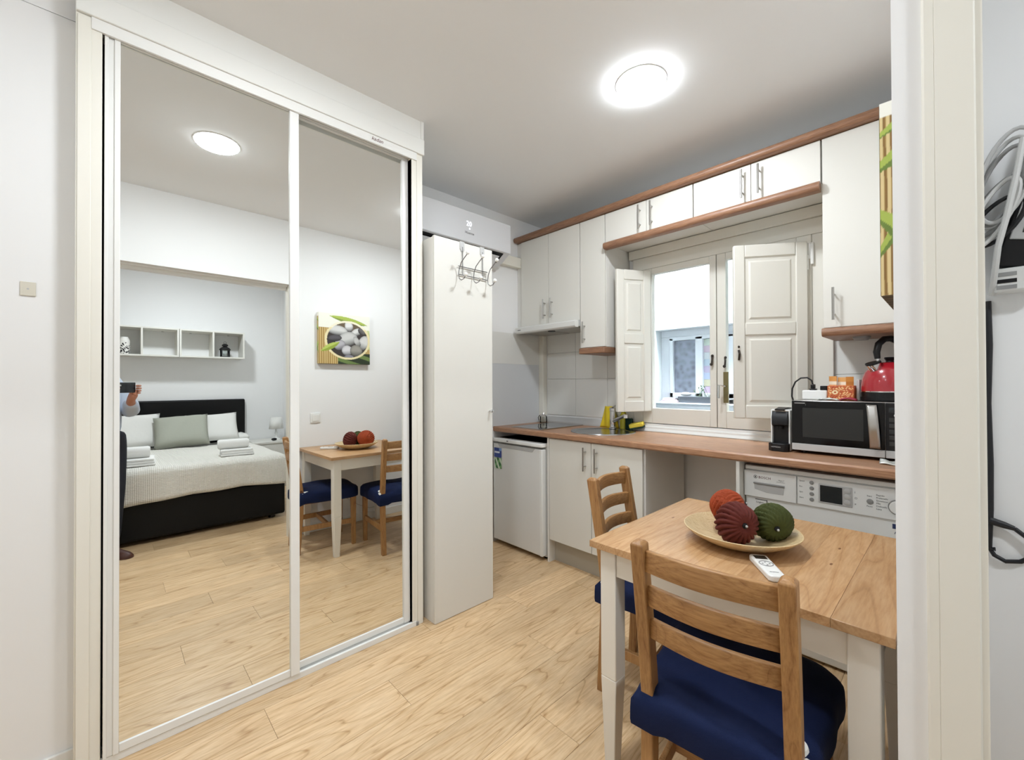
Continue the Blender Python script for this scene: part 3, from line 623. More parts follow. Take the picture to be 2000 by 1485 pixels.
# washing-up things
yc = MB()
yc.grid(lambda u, v: Vector((.02+.17*u*(1-.42*v)+.045*v, 2.812+.012*math.sin(u*9+v*2), ZT+.001+.165*v)), 16, 12)
tag(build('dish_cloth', yc, 'yellow', solid=.004, smooth=True, origin_at=(.1, 2.812, ZT)), 'yellow dish cloth standing behind the tap', 'cloth')
bo = thing('soap_bottle', 'lime washing-up bottle right of the tap', 'bottle', (.245, 2.795, ZT))
build('body', MB().lathe([(.024, ZT), (.027, ZT+.004), (.027, ZT+.10), (.012, ZT+.135), (.011, ZT+.145), (.0001, ZT+.145)], (.242, 2.80, 0), 20), 'lime', bo, smooth=True)
build('cap', MB().lathe([(.013, ZT+.145), (.012, ZT+.165), (.006, ZT+.178), (.0001, ZT+.178)], (.242, 2.80, 0), 16), 'yellow', bo, smooth=True)
tag(build('scouring_pad', B(.270, .325, 2.775, 2.80, ZT, ZT+.085), 'dgreen', bevel=.006, origin_at=(.3, 2.79, ZT)), 'dark green scouring pad standing behind the sink', 'scouring pad')
sp = thing('sponge', 'yellow sponge lying on a small green one by the sill', 'sponge', (.39, 2.77, ZT))
build('sponge_body', MB().box(-.05, .05, -.03, .03, .022, .052).move(Matrix.Translation((.382, 2.765, ZT+.008)) @ Euler((.1, -.22, .25)).to_matrix().to_4x4()), 'sponge', sp, bevel=.006)
build('scour_layer', MB().box(-.05, .05, -.03, .03, .012, .022).move(Matrix.Translation((.382, 2.765, ZT+.008)) @ Euler((.1, -.22, .25)).to_matrix().to_4x4()), 'dgreen', sp, bevel=.003)

# ------------------------------------------------------------------ fridge
fg = thing('mini_fridge', 'white under-counter fridge left of the base cabinet', 'fridge', (-.335, 2.52, 0))
x0, x1 = -.602, -.070
build('body', MB().box(x0+.004, x1-.002, 2.285, 2.80, .02, .842), 'applg', fg, bevel=.004)
dr = build('door', MB().box(x0, x1-.006, 2.238, 2.281, .035, .800), 'fridge', fg, bevel=.008, seg=3)
build('door_trim', MB().box(x1-.030, x1-.004, 2.236, 2.282, .035, .800), 'appl', dr, bevel=.004); build('door_trim', MB().box(x0, x0+.012, 2.237, 2.282, .035, .80), 'appl', dr, bevel=.004)
build('top_lid', MB().prism([(x0-.002, 2.80), (x0-.002, 2.235), (x0+.02, 2.226), (x1-.03, 2.226), (x1-.008, 2.232), (x1+.001, 2.25), (x1+.001, 2.80)], 'z', .815, .842), 'appl', fg, bevel=.004)
build('grip', MB().prism([(x0+.05, .800), (x0+.075, .772), (x1-.10, .772), (x1-.075, .800)], 'y', 2.2355, 2.245), 'lgrey', dr, bevel=.002)
build('badge', B(x0+.165, x0+.185, 2.2255, 2.227, .826, .833), 'ink', fg)
for x in (x0+.04, x1-.04): build('foot', MB().tube([(x, 2.32, 0), (x, 2.32, .03)], .015, 12), 'black', fg, smooth=True)
mg = thing('door_magnets', 'blue and green printed magnet card on the fridge door', 'magnet', (-.55, 2.236, .6))
build('blue_card', painted(lambda u, v: Vector((-.592+.088*u, 2.2352-.004*math.sin(u*PI), .690+.075*v)), lambda u, v: ('e6ecf5' if (.45 < v < .62 and .1 < u < .8) else '1f3a86' if v < .7 or u < .75 else '7d9fd0'), 16, 12), 'vc', mg)
build('green_card', painted(lambda u, v: Vector((-.586+.082*u, 2.2355-.003*math.sin(u*PI), .602+.085*v)), lambda u, v: ('d8e6cf' if math.sin(u*11+v*6) > .35 else '2f6a34' if math.sin(u*7-v*9) > -.2 else '79a86a'), 20, 20), 'vc', mg)

# ------------------------------------------------------------------ washing machine
wm = thing('washing_machine', 'white front-loading washing machine under the worktop', 'washing machine', (1.515, 2.58, 0))
x0, x1, yf = 1.232, 1.832, 2.322
build('body', MB().box(x0, x1, yf+.012, 2.83, .012, .846), 'appl', wm, bevel=.006)
build('lid', MB().box(x0+.004, x1-.002, yf-.004, 2.83, .846, .866), 'appl', wm, bevel=.004)
pn = build('control_panel', MB().box(x0+.225, x1, yf, yf+.014, .712, .840), 'appl', wm, bevel=.003)
dw = build('detergent_drawer', MB().box(x0-.002, x0+.222, yf-.003, yf+.014, .712, .840), 'appl', wm, bevel=.003)
gp = MB()
def grip_fn(u, v):
    return Vector((x0+.045+.13*u, yf-.0035+.0*v, .775-.030*v*(.75+.25*math.sin(u*PI))))
build('grip', MB().prism([(x0+.045, .780), (x0+.047, .752), (x0+.10, .741), (x0+.17, .741), (x0+.174, .780)], 'y', yf-.005, yf-.0028), 'lgrey', dw, bevel=.0015)
build('grip_lip', MB().prism([(yf-.003, .776), (yf-.012, .780), (yf-.012, .784), (yf-.003, .786)], 'x', x0+.043, x0+.176), 'grey', dw, bevel=.001)
text('lettering', 'BOSCH', .0165, (x0+.064, yf-.0036, .806), (1, 0, 0), (0, 0, 1), 'inkred', dw)
build('emblem', MB().lathe([(.0065, 0), (.0075, .0004), (.0085, 0)], (x0+.051, yf-.0036, .812), 20, Matrix.Rotation(PI/2, 3, 'X'), cap=False).box(x0+.0485, x0+.0535, yf-.0042, yf-.0036, .808, .816), 'ink', dw)
text('print', 'Maxx 7', .008, (x0+.150, yf-.0036, .806), (1, 0, 0), (0, 0, 1), 'ink', dw)
text('print', 'VarioPerfect', .007, (x0+.142, yf-.0036, .798), (1, 0, 0), (0, 0, 1), 'grey', dw)
for k in range(4):
    z = .820-k*.0255; b_ = build('button', MB().lathe([(.0085, 0), (.0085, .003), (.006, .005), (.0001, .0052)], (x0+.282, yf, z), 16, Matrix.Rotation(PI/2, 3, 'X')), 'grey', pn, smooth=True)
    text('print', ['Speed', 'Eco', 'Spin', 'Start'][k], .0085, (x0+.234, yf-.0004, z), (1, 0, 0), (0, 0, 1), 'ink', pn)
sc_ = build('display_frame', MB().box(x0+.308, x0+.428, yf-.005, yf, .737, .822), 'lgrey', pn, bevel=.003)
build('screen', B(x0+.314, x0+.394, yf-.0062, yf-.004, .743, .816), 'screen', sc_, bevel=.001)
for k in range(3): build('button', MB().lathe([(.012, 0), (.012, .004), (.008, .006), (.0001, .0062)], (x0+.411, yf-.004, .805-k*.0245), 18, Matrix.Rotation(PI/2, 3, 'X')), 'lgrey', sc_, smooth=True)
for k, s_ in enumerate(('I', 'O', 'x')): text('print', s_, .012, (x0+.435, yf-.0004, .800-k*.0245), (1, 0, 0), (0, 0, 1), 'ink', pn)
build('button', MB().lathe([(.011, 0), (.011, .004), (.007, .006), (.0001, .0062)], (x0+.486, yf, .775), 18, Matrix.Rotation(PI/2, 3, 'X')), 'grey', pn, smooth=True)
text('print', 'Start', .0085, (x0+.476, yf-.0004, .795), (1, 0, 0), (0, 0, 1), 'ink', pn); text('print', 'Pause', .0085, (x0+.475, yf-.0004, .752), (1, 0, 0), (0, 0, 1), 'ink', pn)
for k, s_ in enumerate(('Rapido', 'Prelavado', 'Sinteticos', 'Mix', 'Delicado', 'Lana')): text('print', s_, .0095, (x0+.506, yf-.0004, .803-k*.0115), (1, 0, 0), (0, 0, 1), 'ink', pn)
kb = build('dial', MB().lathe([(.027, 0), (.027, .012), (.024, .016), (.0001, .017)], (x0+.580-.006, yf, .768), 32, Matrix.Rotation(PI/2, 3, 'X')), 'appl', pn, smooth=True)
build('dial_ring', MB().lathe([(.0275, 0), (.0275, .006), (.031, .006), (.031, 0)], (x0+.574, yf, .768), 32, Matrix.Rotation(PI/2, 3, 'X'), cap=False), 'grey', kb, smooth=True)
build('pointer', B(x0+.5725, x0+.5755, yf-.018, yf-.0165, .782, .796), 'ink', kb)
dc = Vector((1.532, yf+.012, .42))
dd = build('porthole', MB().lathe([(.19, 0), (.19, .02), (.165, .035), (.145, .03)], dc, 40, Matrix.Rotation(PI/2, 3, 'X'), cap=False), 'lgrey', wm, smooth=True)
build('porthole_glass', MB().lathe([(.145, .028), (.10, .03), (.0001, .032)], dc, 40, Matrix.Rotation(PI/2, 3, 'X')), 'black', dd, smooth=True)
lb = build('energy_label', B(x1-.045, x1-.004, yf+.0105, yf+.0125, .60, .696), 'frame', wm); build('label_band', B(x1-.045, x1-.004, yf+.010, yf+.0106, .676, .696), 'navyp', lb)
text('print', 'A++', .014, (x1-.040, yf+.0098, .655), (1, 0, 0), (0, 0, 1), 'navyp', lb)
l2 = build('capacity_label', B(x0+.045, x0+.098, yf+.0105, yf+.0125, .668, .700), 'frame', wm, bevel=.002); build('label_edge', MB().box(x0+.045, x0+.098, yf+.010, yf+.0106, .697, .700).box(x0+.095, x0+.098, yf+.010, yf+.0106, .668, .7), 'inkblk', l2)
text('print', 'Logixx', .012, (x0+.050, yf+.010, .682), (1, 0, 0), (0, 0, 1), 'inkblk', l2)

# ------------------------------------------------------------------ worktop appliances
mw = thing('microwave', 'black and steel microwave oven on the worktop', 'microwave', (1.63, 2.62, ZT))
x0, x1, yf = 1.408, 1.872, 2.452; z0, z1 = ZT+.016, 1.190
build('body', MB().box(x0, x1, yf+.02, 2.80, z0, z1), 'steel', mw, bevel=.004)
for x in (x0+.04, x1-.04):
    for y in (yf+.06, 2.76): build('foot', MB().tube([(x, y, ZT), (x, y, z0+.001)], .012, 10), 'black', mw, smooth=True)
dr = build('door', MB().box(x0, x0+.348, yf, yf+.02, z0+.034, z1-.003), mat('microwave_glass', '08080a', .12, spec=.3), mw, bevel=.002)
build('viewing_window', B(x0+.045, x0+.275, yf-.0006, yf+.001, z0+.066, z1-.036), mat('microwave_mesh', '2e2f2e', .3, spec=.3), dr)
build('handle', MB().grid(lambda u, v: Vector((x0+.298+.036*u+.012*v*v*-1, yf-.012-.016*math.sin(v*PI), z0+.040+(z1-z0-.052)*v)), 4, 14), 'steel', dr, solid=.006, smooth=True)
build('badge', B(x0+.012, x0+.055, yf-.0008, yf, z1-.016, z1-.011), 'grey', dr)
build('lower_trim', B(x0, x0+.348, yf, yf+.02, z0, z0+.033), 'lgrey', mw, bevel=.002)
cp = build('control_panel', MB().box(x0+.350, x1, yf+.001, yf+.02, z0+.034, z1-.003), 'black', mw, bevel=.002)
build('lower_trim', B(x0+.350, x1, yf+.001, yf+.02, z0, z0+.033), 'lgrey', mw, bevel=.002)
build('display', B(x0+.362, x1-.012, yf-.0002, yf+.001, z1-.045, z1-.022), 'screen', cp)
for k in range(5):
    z = z1-.085-k*.026
    for xx in (x0+.362, x0+.40): build('button', MB().box(xx, xx+.032, yf-.0002, yf+.001, z, z+.017), mat('button_grey_%d' % k, '2d2e2e', .35) if xx < x0+.37 else 'blackm', cp, bevel=.001)
build('ring_mark', MB().lathe([(.0045, 0), (.0055, .0005), (.0065, 0)], (x0+.384, yf+.0008, z1-.057), 16, Matrix.Rotation(PI/2, 3, 'X'), cap=False), 'appl', cp)

cm = thing('coffee_machine', 'slim black and white capsule coffee machine beside the microwave', 'coffee machine', (1.355, 2.6, ZT))
x0, x1 = 1.312, 1.392
build('side_shell', MB().box(x0-.002, x0+.004, 2.475, 2.77, ZT+.004, 1.138).box(x1-.004, x1+.004, 2.475, 2.77, ZT+.004, 1.138).box(x0, x1, 2.475, 2.77, 1.130, 1.140), 'appl', cm, bevel=.004)
build('core', MB().box(x0+.004, x1-.004, 2.50, 2.77, ZT+.004, 1.130), 'black', cm)
build('brew_head', MB().prism([(2.50, 1.136), (2.478, 1.130), (2.462, 1.10), (2.462, 1.062), (2.475, 1.055), (2.50, 1.055)], 'x', x0+.004, x1-.004), 'black', cm, bevel=.003)
build('lever', MB().prism([(2.465, 1.134), (2.462, 1.142), (2.53, 1.150), (2.60, 1.146), (2.60, 1.140)], 'x', x0+.018, x1-.018), 'black', cm, bevel=.002)
build('spout', MB().tube([(1.352, 2.482, 1.06), (1.352, 2.482, 1.04)], .010, 12), 'blackm', cm, smooth=True)
tb_ = MB().prism([(x0-.008, 2.50), (x0-.008, 2.455), (x0+.012, 2.436), (x1-.012, 2.436), (x1+.002, 2.45), (x1+.002, 2.50)], 'z', ZT, ZT+.040)
dt = build('drip_tray', tb_, 'black', cm, bevel=.003)
text('lettering', 'NESPRESSO', .0085, (x0+.008, 2.4352, ZT+.020), (1, 0, 0), (0, 0, 1), 'lgrey', dt)

kt = thing('kettle', 'red dome kettle with black arched handle on the microwave', 'kettle', (1.762, 2.60, 1.19))
kx, ky, kz = 1.762, 2.60, 1.1905
build('base', MB().lathe([(.102, kz), (.106, kz+.004), (.106, kz+.018), (.104, kz+.019), (.104, kz+.042), (.0001, kz+.042)], (kx, ky, 0), 40), 'black', kt, smooth=True)
bd = build('body', MB().lathe([(.105, kz+.043), (.1045, kz+.05), (.104, kz+.075), (.100, kz+.105), (.091, kz+.132), (.076, kz+.155), (.058, kz+.170), (.040, kz+.178), (.0001, kz+.180)], (kx, ky, 0), 48), 'red', kt, smooth=True)
build('trim_ring', MB().lathe([(.105, kz+.041), (.1065, kz+.043), (.105, kz+.046)], (kx, ky, 0), 48, cap=False), 'chrome', bd, smooth=True)
build('lid_knob', MB().lathe([(.016, kz+.178), (.014, kz+.185), (.021, kz+.197), (.019, kz+.202), (.0001, kz+.203)], (kx, ky, 0), 20), 'black', bd, smooth=True)
sd = Vector((-.62, -.78, 0))
def spt(a, z): return Vector((kx, ky, z))+sd*a
build('spout', MB().tube([spt(.058, kz+.135), spt(.074, kz+.152), spt(.083, kz+.172)], [.021, .025, .029], 16), 'chrome', bd, smooth=True)
build('spout_lid', MB().tube([spt(.083, kz+.172), spt(.085, kz+.178)], [.030, .029], 16), 'black', bd, smooth=True)
hp_ = [spt(.058, kz+.172), spt(.062, kz+.195), spt(.066, kz+.225), spt(.056, kz+.262), spt(.028, kz+.285), spt(-.005, kz+.288), spt(-.04, kz+.275), spt(-.066, kz+.245), spt(-.082, kz+.19), spt(-.088, kz+.14)]
build('handle', MB().tube(hp_[1:], [.011, .0135, .014, .014, .014, .014, .013, .012, .011], 14), 'black', bd, smooth=True)
build('handle_mount', MB().tube([hp_[0], hp_[1]], .006, 10), 'chrome', bd, smooth=True)

tn = thing('patterned_tin', 'square orange floral paper caddy on the microwave', 'caddy', (1.585, 2.60, 1.19))
x0, x1, y0, y1 = 1.535, 1.638, 2.555, 2.645
def flor(u, v):
    d = math.hypot(u-.28, (v-.55)*.75)
    if d < .05: return 'b5542a'
    if d < .12: return 'f3dcae'
    if d < .15: return 'c4632f'
    s = math.sin(u*23+4*math.sin(v*9))*math.sin(v*17+3*math.sin(u*13))
    return 'efcf95' if s > .45 else 'a53a2c' if s < -.55 else 'c86a35'
tb = build('tin', B(x0, x1, y0, y1, 1.1905, 1.262), mat('tin_orange', 'c86a35', .5), tn, bevel=.003)
build('front_print', painted(lambda u, v: Vector((x0+.003+(x1-x0-.006)*u, y0-.0006, 1.193+.066*v)), flor, 48, 32), 'vc', tb)
build('side_print', painted(lambda u, v: Vector((x0-.0006, y1-.003-(y1-y0-.006)*u, 1.193+.066*v)), flor, 40, 32), 'vc', tb)
for k, (xx, yy, w_, h_, c1, c2) in enumerate(((1.541, 2.562, .03, .055, 'd9974f', 'f0e3cc'), (1.572, 2.575, .036, .05, 'e0a866', 'f4ead6'), (1.606, 2.566, .03, .052, 'c27f36', 'b06c2c'))):
    build('tea_sachet', painted(lambda u, v, xx=xx, yy=yy, w_=w_, h_=h_: Vector((xx+w_*u, yy+.004*math.sin(u*3+k), 1.262-.01+h_*v)), lambda u, v, c1=c1, c2=c2: (c2 if .2 < v < .52 else c1), 6, 10), 'vcm', tn, solid=.003)
tag(build('napkin_box', B(1.640, 1.652, 2.60, 2.70, 1.1905, 1.29), 'appl', bevel=.002, origin_at=(1.646, 2.65, 1.19)), 'thin white card box between the caddy and the kettle', 'box')
ps = thing('power_strip', 'white power strip with black plugs on the microwave', 'power strip', (1.47, 2.60, 1.19))
x0 = 1.425
ps_b = MB().box(x0, x0+.105, 2.575, 2.625, 1.1905, 1.238); build('body', ps_b, 'appl', ps, bevel=.006, seg=3)
pg_ = build('plug', MB().box(x0+.03, x0+.058, 2.582, 2.618, 1.238, 1.246).box(x0+.034, x0+.052, 2.588, 2.612, 1.246, 1.268), 'black', ps, bevel=.003)
build('cable', MB().tube([(x0+.043, 2.60, 1.262), (x0+.036, 2.60, 1.288), (x0+.018, 2.60, 1.302), (x0-.01, 2.60, 1.30), (x0-.034, 2.60, 1.28), (x0-.048, 2.60, 1.245), (x0-.050, 2.60, 1.205), (x0-.040, 2.61, 1.16), (x0-.03, 2.64, 1.08), (x0-.022, 2.79, 1.0)], .0038, 10), 'cable', pg_, smooth=True)
build('plug', MB().box(x0+.075, x0+.103, 2.582, 2.618, 1.238, 1.260), 'black', ps, bevel=.003)
pk = MB(); pk.grid(lambda u, v: Vector((1.50+.085*u, 2.50+.05*v, 1.1925+.004*math.sin(u*9)*math.sin(v*5)+.006*u*(1-u)*4)), 14, 8)
pk.c = [S('d9e0d8' if math.sin(i*1.7) > .2 else '5c7a72' if math.sin(i*.9) > .5 else 'eceae4') for i in range(len(pk.v))]
tag(build('sugar_sachet', pk, 'vcm', solid=.002, smooth=True, origin_at=(1.54, 2.52, 1.19)), 'crumpled white and teal sachet at the microwave front edge', 'sachet')
tag(build('sugar_sachet', MB().grid(lambda u, v: Vector((1.590+.062*u, 2.495+.05*v, 1.1935+.008*u*(1-u)*4+.003*math.sin(v*7))), 10, 8), mat('pink_sachet', 'a8324a', .5), solid=.004, smooth=True, origin_at=(1.61, 2.52, 1.19)), 'raspberry red sachet at the microwave front edge', 'sachet')
cr_ = MB(); cr_.grid(lambda u, v: Vector((1.745+.09*u, 2.36+.06*v, ZT+.004+.016*abs(math.sin(u*4+v*3))*math.sin(v*PI)+.002*math.sin(u*9))), 20, 10)
pass
tag(build('crumpled_wrapper', cr_, mat('wrapper_foil', 'cfd2cc', .35, metal=.5, var=.3, vscale=60), solid=.002, smooth=True, origin_at=(1.79, 2.39, ZT)), 'crumpled silver wrapper on the worktop before the microwave', 'wrapper')

# ------------------------------------------------------------------ dining table
TX0, TX1, TY0, TY1 = 1.118, 1.886, 1.172, 1.925
tb = thing('dining_table', 'square pine dining table with white legs against the wall', 'table', ((TX0+TX1)/2, (TY0+TY1)/2, 0))
nb = 7; bw = (TX1-TX0)/nb
for k in range(nb):
    build('board', MB().box(TX0+k*bw+.00005, TX0+(k+1)*bw-.00005, TY0, TY1, .728, .750), 'pine', tb, bevel=.0003 if 0 < k < nb-1 else .0015)
ap = .022; lx0, lx1, ly0, ly1 = TX0+.026, TX1-.026, TY0+.026, TY1-.026
LW = .058
for (xa, ya, sx, sy) in ((lx0, ly0, 1, 1), (lx1, ly0, -1, 1), (lx0, ly1, 1, -1), (lx1, ly1, -1, -1)):
    xs = sorted((xa, xa+sx*LW)); ys = sorted((ya, ya+sy*LW)); xt = sorted((xa+sx*.008, xa+sx*(LW-.012))); yt = sorted((ya+sy*.008, ya+sy*(LW-.012)))
    lg = MB().box(xs[0], xs[1], ys[0], ys[1], .30, .728).frustum((xt[0], xt[1], yt[0], yt[1]), 0, (xs[0], xs[1], ys[0], ys[1]), .30)
    build('leg', lg, 'tablew', tb, bevel=.003)
for a in (MB().box(lx0+LW, lx1-LW, ly0+.006, ly0+.006+ap, .642, .728), MB().box(lx0+LW, lx1-LW, ly1-.006-ap, ly1-.006, .642, .728), MB().box(lx0+.006, lx0+.006+ap, ly0+LW, ly1-LW, .642, .728), MB().box(lx1-.006-ap, lx1-.006, ly0+LW, ly1-LW, .642, .728)):
    build('apron', a, 'tablew', tb, bevel=.0015)
for (kx_, ky_) in ((1.205, 1.60), (1.715, 1.68), (1.72, 1.52), (1.35, 1.20)):
    build('knot', MB().disc((kx_, ky_, .7502), .0035, 12, 'z', .010), 'tknot', tb)

# ------------------------------------------------------------------ chairs
def chair(label, loc, rz):
    t = thing('dining_chair', label, 'chair', loc, rz, group='pine dining chairs at the table')
    px = .162
    for s in (-1, 1):
        # rear post, one bent piece
        path = [(-.022, 0), (-.004, .30), (0, .45), (-.022, .62), (-.062, .868)]
        mb = MB(); hw, hd = .0165, .021
        for i, (y, z) in enumerate(path):
            dd_ = hd if i else hd*.85
            mb.v += [Vector((s*px-hw, y-dd_, z)), Vector((s*px+hw, y-dd_, z)), Vector((s*px+hw, y+dd_, z)), Vector((s*px-hw, y+dd_, z))]
        for i in range(len(path)-1):
            for j in range(4): mb.f.append([i*4+j, i*4+(j+1) % 4, i*4+4+(j+1) % 4, i*4+4+j])
        mb.f.append([3, 2, 1, 0]); k = (len(path)-1)*4
        # pyramid-chamfered top
        y, z = path[-1]; mb.v += [Vector((s*px-hw*.55, y-hd*.6, z+.008)), Vector((s*px+hw*.55, y-hd*.6, z+.008)), Vector((s*px+hw*.55, y+hd*.6, z+.008)), Vector((s*px-hw*.55, y+hd*.6, z+.008))]
        for j in range(4): mb.f.append([k+j, k+(j+1) % 4, k+4+(j+1) % 4, k+4+j])
        mb.f.append([k+4, k+5, k+6, k+7])
        po = build('rear_post', mb, 'chairw', t, bevel=.003)
        build('knot', MB().disc((s*px-.0167*1, .002, .47), .011, 12, 'x', .018), 'knot', po)
        # front leg
        fx = s*.182
        build('front_leg', MB().frustum((fx-.015, fx+.015, .372, .402), 0, (fx-.019, fx+.019, .366, .406), .43), 'chairw', t, bevel=.003)
        sr = MB(); a, b_ = Vector((s*.164, .0, .19)), Vector((s*.181, .385, .19)); n = Vector((.0085, 0, 0)); u_ = Vector((0, 0, .019))
        sr.add([a-n-u_, a+n-u_, a+n+u_, a-n+u_, b_-n-u_, b_+n-u_, b_+n+u_, b_-n+u_], [(0, 1, 2, 3), (7, 6, 5, 4), (0, 4, 5, 1), (1, 5, 6, 2), (2, 6, 7, 3), (3, 7, 4, 0)])
        build('side_stretcher', sr, 'chairw', t, bevel=.002)
        build('side_rail', MB().add([Vector((s*(.155), .0, .375)), Vector((s*.172, .0, .375)), Vector((s*.172, 0, .425)), Vector((s*.155, 0, .425)), Vector((s*.172, .385, .375)), Vector((s*.189, .385, .375)), Vector((s*.189, .385, .425)), Vector((s*.172, .385, .425))], [(0, 1, 2, 3), (7, 6, 5, 4), (0, 4, 5, 1), (1, 5, 6, 2), (2, 6, 7, 3), (3, 7, 4, 0)]), 'chairw', t)
    for z0, z1 in ((.798, .852), (.706, .758), (.618, .668)):
        zc = (z0+z1)/2; yb_ = -.022-(zc-.62)*.040/.248
        def cur(u, v, z0=z0, z1=z1, yb_=yb_):
            return Vector((-.148+.296*u, yb_-.030*math.sin(u*PI), z0+(z1-z0)*v+(.006*math.sin(u*PI) if v > .5 else .004*math.sin(u*PI))))
        build('back_slat', MB().grid(cur, 14, 2), 'chairx', t, solid=.016, bevel=.003)
    build('cross_stretcher', MB().box(-.172, .172, .185, .203, .172, .208), 'chairx', t, bevel=.002)
    build('front_rail', MB().box(-.17, .17, .376, .396, .37, .425), 'chairx', t, bevel=.002)
    # seat board, white underlay, navy cover
    def outline(ex, r=.07, back=-.034, front=.425, wb_=.192, wf=.222):
        pts = []
        pts += [(-wb_-ex, back-ex), (wb_+ex, back-ex)]
        for i in range(9):
            a = -.1+ (PI/2+.1)*i/8; pts.append((wf+ex-r+r*math.cos(a), front+ex-r*1.3+r*1.3*math.sin(a)))
        for i in range(9):
            a = PI/2+(PI/2+.1)*i/8; pts.append((-wf-ex+r+r*math.cos(a), front+ex-r*1.3+r*1.3*math.sin(a)))
        return pts
    st_ = build('seat', MB().prism(outline(-.012), 'z', .425, .443), 'chairw', t, bevel=.003)
    build('underlay', MB().prism(outline(-.006, back=-.026), 'z', .443, .463), 'underlay', t, bevel=.008)
    # cover: domed cushion top with skirt, notched at the rear corners for the posts
    mb = MB(); ol = outline(.004); nO = len(ol); C0 = Vector((0, .2, 0)); rings = [(.0, .483), (.35, .482), (.65, .479), (.86, .473), (.95, .466), (1.0, .452), (1.006, .43), (1.008, .398), (1.0, .385)]
    def notch(p, k):
        return p
    def dens(ol):
        out = []
        for i in range(len(ol)):
            a, b_ = Vector(ol[i]), Vector(ol[(i+1) % len(ol)]); n_ = max(1, int((b_-a).length/.03))
            for j in range(n_): out.append(a+(b_-a)*j/n_)
        return out
    ol = dens(ol); nO = len(ol)
    for k, z in rings[1:]:
        for p in ol:
            q = Vector((p.x*k, .2+(p.y-.2)*k))
            sag = 0
            if k > .9 and p.y < 0.02 and .125 < abs(p.x): sag = -.012
            mb.v.append(Vector((q.x+.003*math.sin(p.y*40), q.y, z+sag+.003*math.sin(p.x*22+p.y*15)*(1 if k < .98 else .4))))
    cidx = len(mb.v); mb.v.append(Vector((0, .2, .484)))
    for j in range(nO): mb.f.append([cidx, j, (j+1) % nO])
    for i in range(len(rings)-2):
        for j in range(nO): mb.f.append([i*nO+j, (i+1)*nO+j, (i+1)*nO+(j+1) % nO, i*nO+(j+1) % nO])
    build('seat_cover', mb, 'navy', t, smooth=True, angle=70)
    for s in (-1, 1):     # gap in the cover round each post showing the white underlay
        build('underlay_patch', MB().lathe([(.027, -.006), (.024, .003), (.0001, .006)], (s*.158, .036, .4700), 20), 'underlay', t, smooth=True)
    return t
chair('near pine ladder-back chair with navy seat, back to the camera', (1.567, 1.062, 0), math.radians(5.3))
chair('far pine ladder-back chair with navy seat beside the base cabinet', (.945, 1.655, 0), math.radians(-81.7))

# ------------------------------------------------------------------ on the table
PX, PY = 1.478, 1.515
plt = MB().lathe([(.085, .7505), (.09, .752), (.12, .762), (.155, .781), (.172, .795), (.1735, .799), (.170, .800), (.15, .786), (.115, .768), (.08, .760), (.0001, .758)], (PX, PY, 0), 64)
tag(build('bamboo_plate', plt, 'bamboo', smooth=True, origin_at=(PX, PY, .75)), 'shallow round bamboo plate on the dining table', 'plate')
def ball(label, c, r, mt, axis, ribs, twist, flat=.86):
    t = thing('fabric_ball', label, 'ball', c, group='decorative fabric balls on the plate')
    q = Vector((0, 0, 1)).rotation_difference(Vector(axis).normalized()); mb = MB(); n, m_ = ribs*6, 26
    for i in range(m_+1):
        th = PI*i/m_
        for j in range(n):
            ph = 2*PI*j/n; rr = r*(1+.24*(abs(math.sin((ph+twist*math.cos(th))*ribs/2+.25*math.sin(th*5+ph*2)))**.7-.6)*min(1, math.sin(th)*2.2)+.012*math.sin(ph*3+th*4))
            hgt = math.cos(th)*flat*(1-.22*math.exp(-(math.sin(th)/.30)**2))
            mb.v.append(Vector(c)+q @ Vector((rr*max(math.sin(th), .02)*math.cos(ph), rr*max(math.sin(th), .02)*math.sin(ph), r*hgt)))
    for i in range(m_):
        for j in range(n): mb.f.append([i*n+j, i*n+(j+1) % n, (i+1)*n+(j+1) % n, (i+1)*n+j])
    mb.f.append(list(range(n))); mb.f.append([m_*n+j for j in range(n)][::-1])
    build('pleated_fabric', mb, mt, t, smooth=True, angle=60)
    ax = q @ Vector((0, 0, 1)); e = Vector(c)+ax*r*flat*.80
    build('button', MB().ell(e, (.009, .009, .009), 10, 8), 'blackm', t, smooth=True); build('bead', MB().ell(e+ax*.009, (.004, .004, .004), 8, 6), 'lgrey', t, smooth=True)
    return t
ball('orange pleated fabric ball at the back of the plate', (1.424, 1.575, .832), .066, 'yarn_orange', (.75, .30, .45), 22, .7, .95)
ball('maroon pleated fabric ball at the front of the plate', (1.483, 1.462, .826), .0625, 'yarn_maroon', (.78, -.60, .12), 20, .25)
ball('olive green pleated fabric ball at the right of the plate', (1.556, 1.566, .823), .058, 'yarn_green', (.55, -.75, -.2), 18, .9)
rm = thing('remote_control', 'white air conditioner remote control on the dining table', 'remote', (1.606, 1.337, .7505), math.atan2(-.81, .58))
build('body', MB().prism([(-.075, -.018), (-.070, -.024), (.065, -.022), (.073, -.014), (.073, .014), (.065, .022), (-.070, .024), (-.075, .018)], 'z', 0, .017), 'appl', rm, bevel=.004, seg=3)
build('screen', B(-.064, -.040, -.016, .016, .0168, .0176), 'screen', rm)
build('button_ring', MB().lathe([(.0165, .017), (.0165, .0182), (.0185, .0182), (.0185, .017)], (-.008, 0, 0), 24, cap=False), 'grey', rm, smooth=True)
for dx, dy in ((.009, 0), (-.009, 0), (0, .009), (0, -.009)): build('button', MB().disc((-.008+dx, dy, .0174), .0025, 8), 'ink', rm)
text('lettering', 'Hisense', .007, (.045, .011, .0172), (0, -1, 0), (1, 0, 0), 'ink', rm)

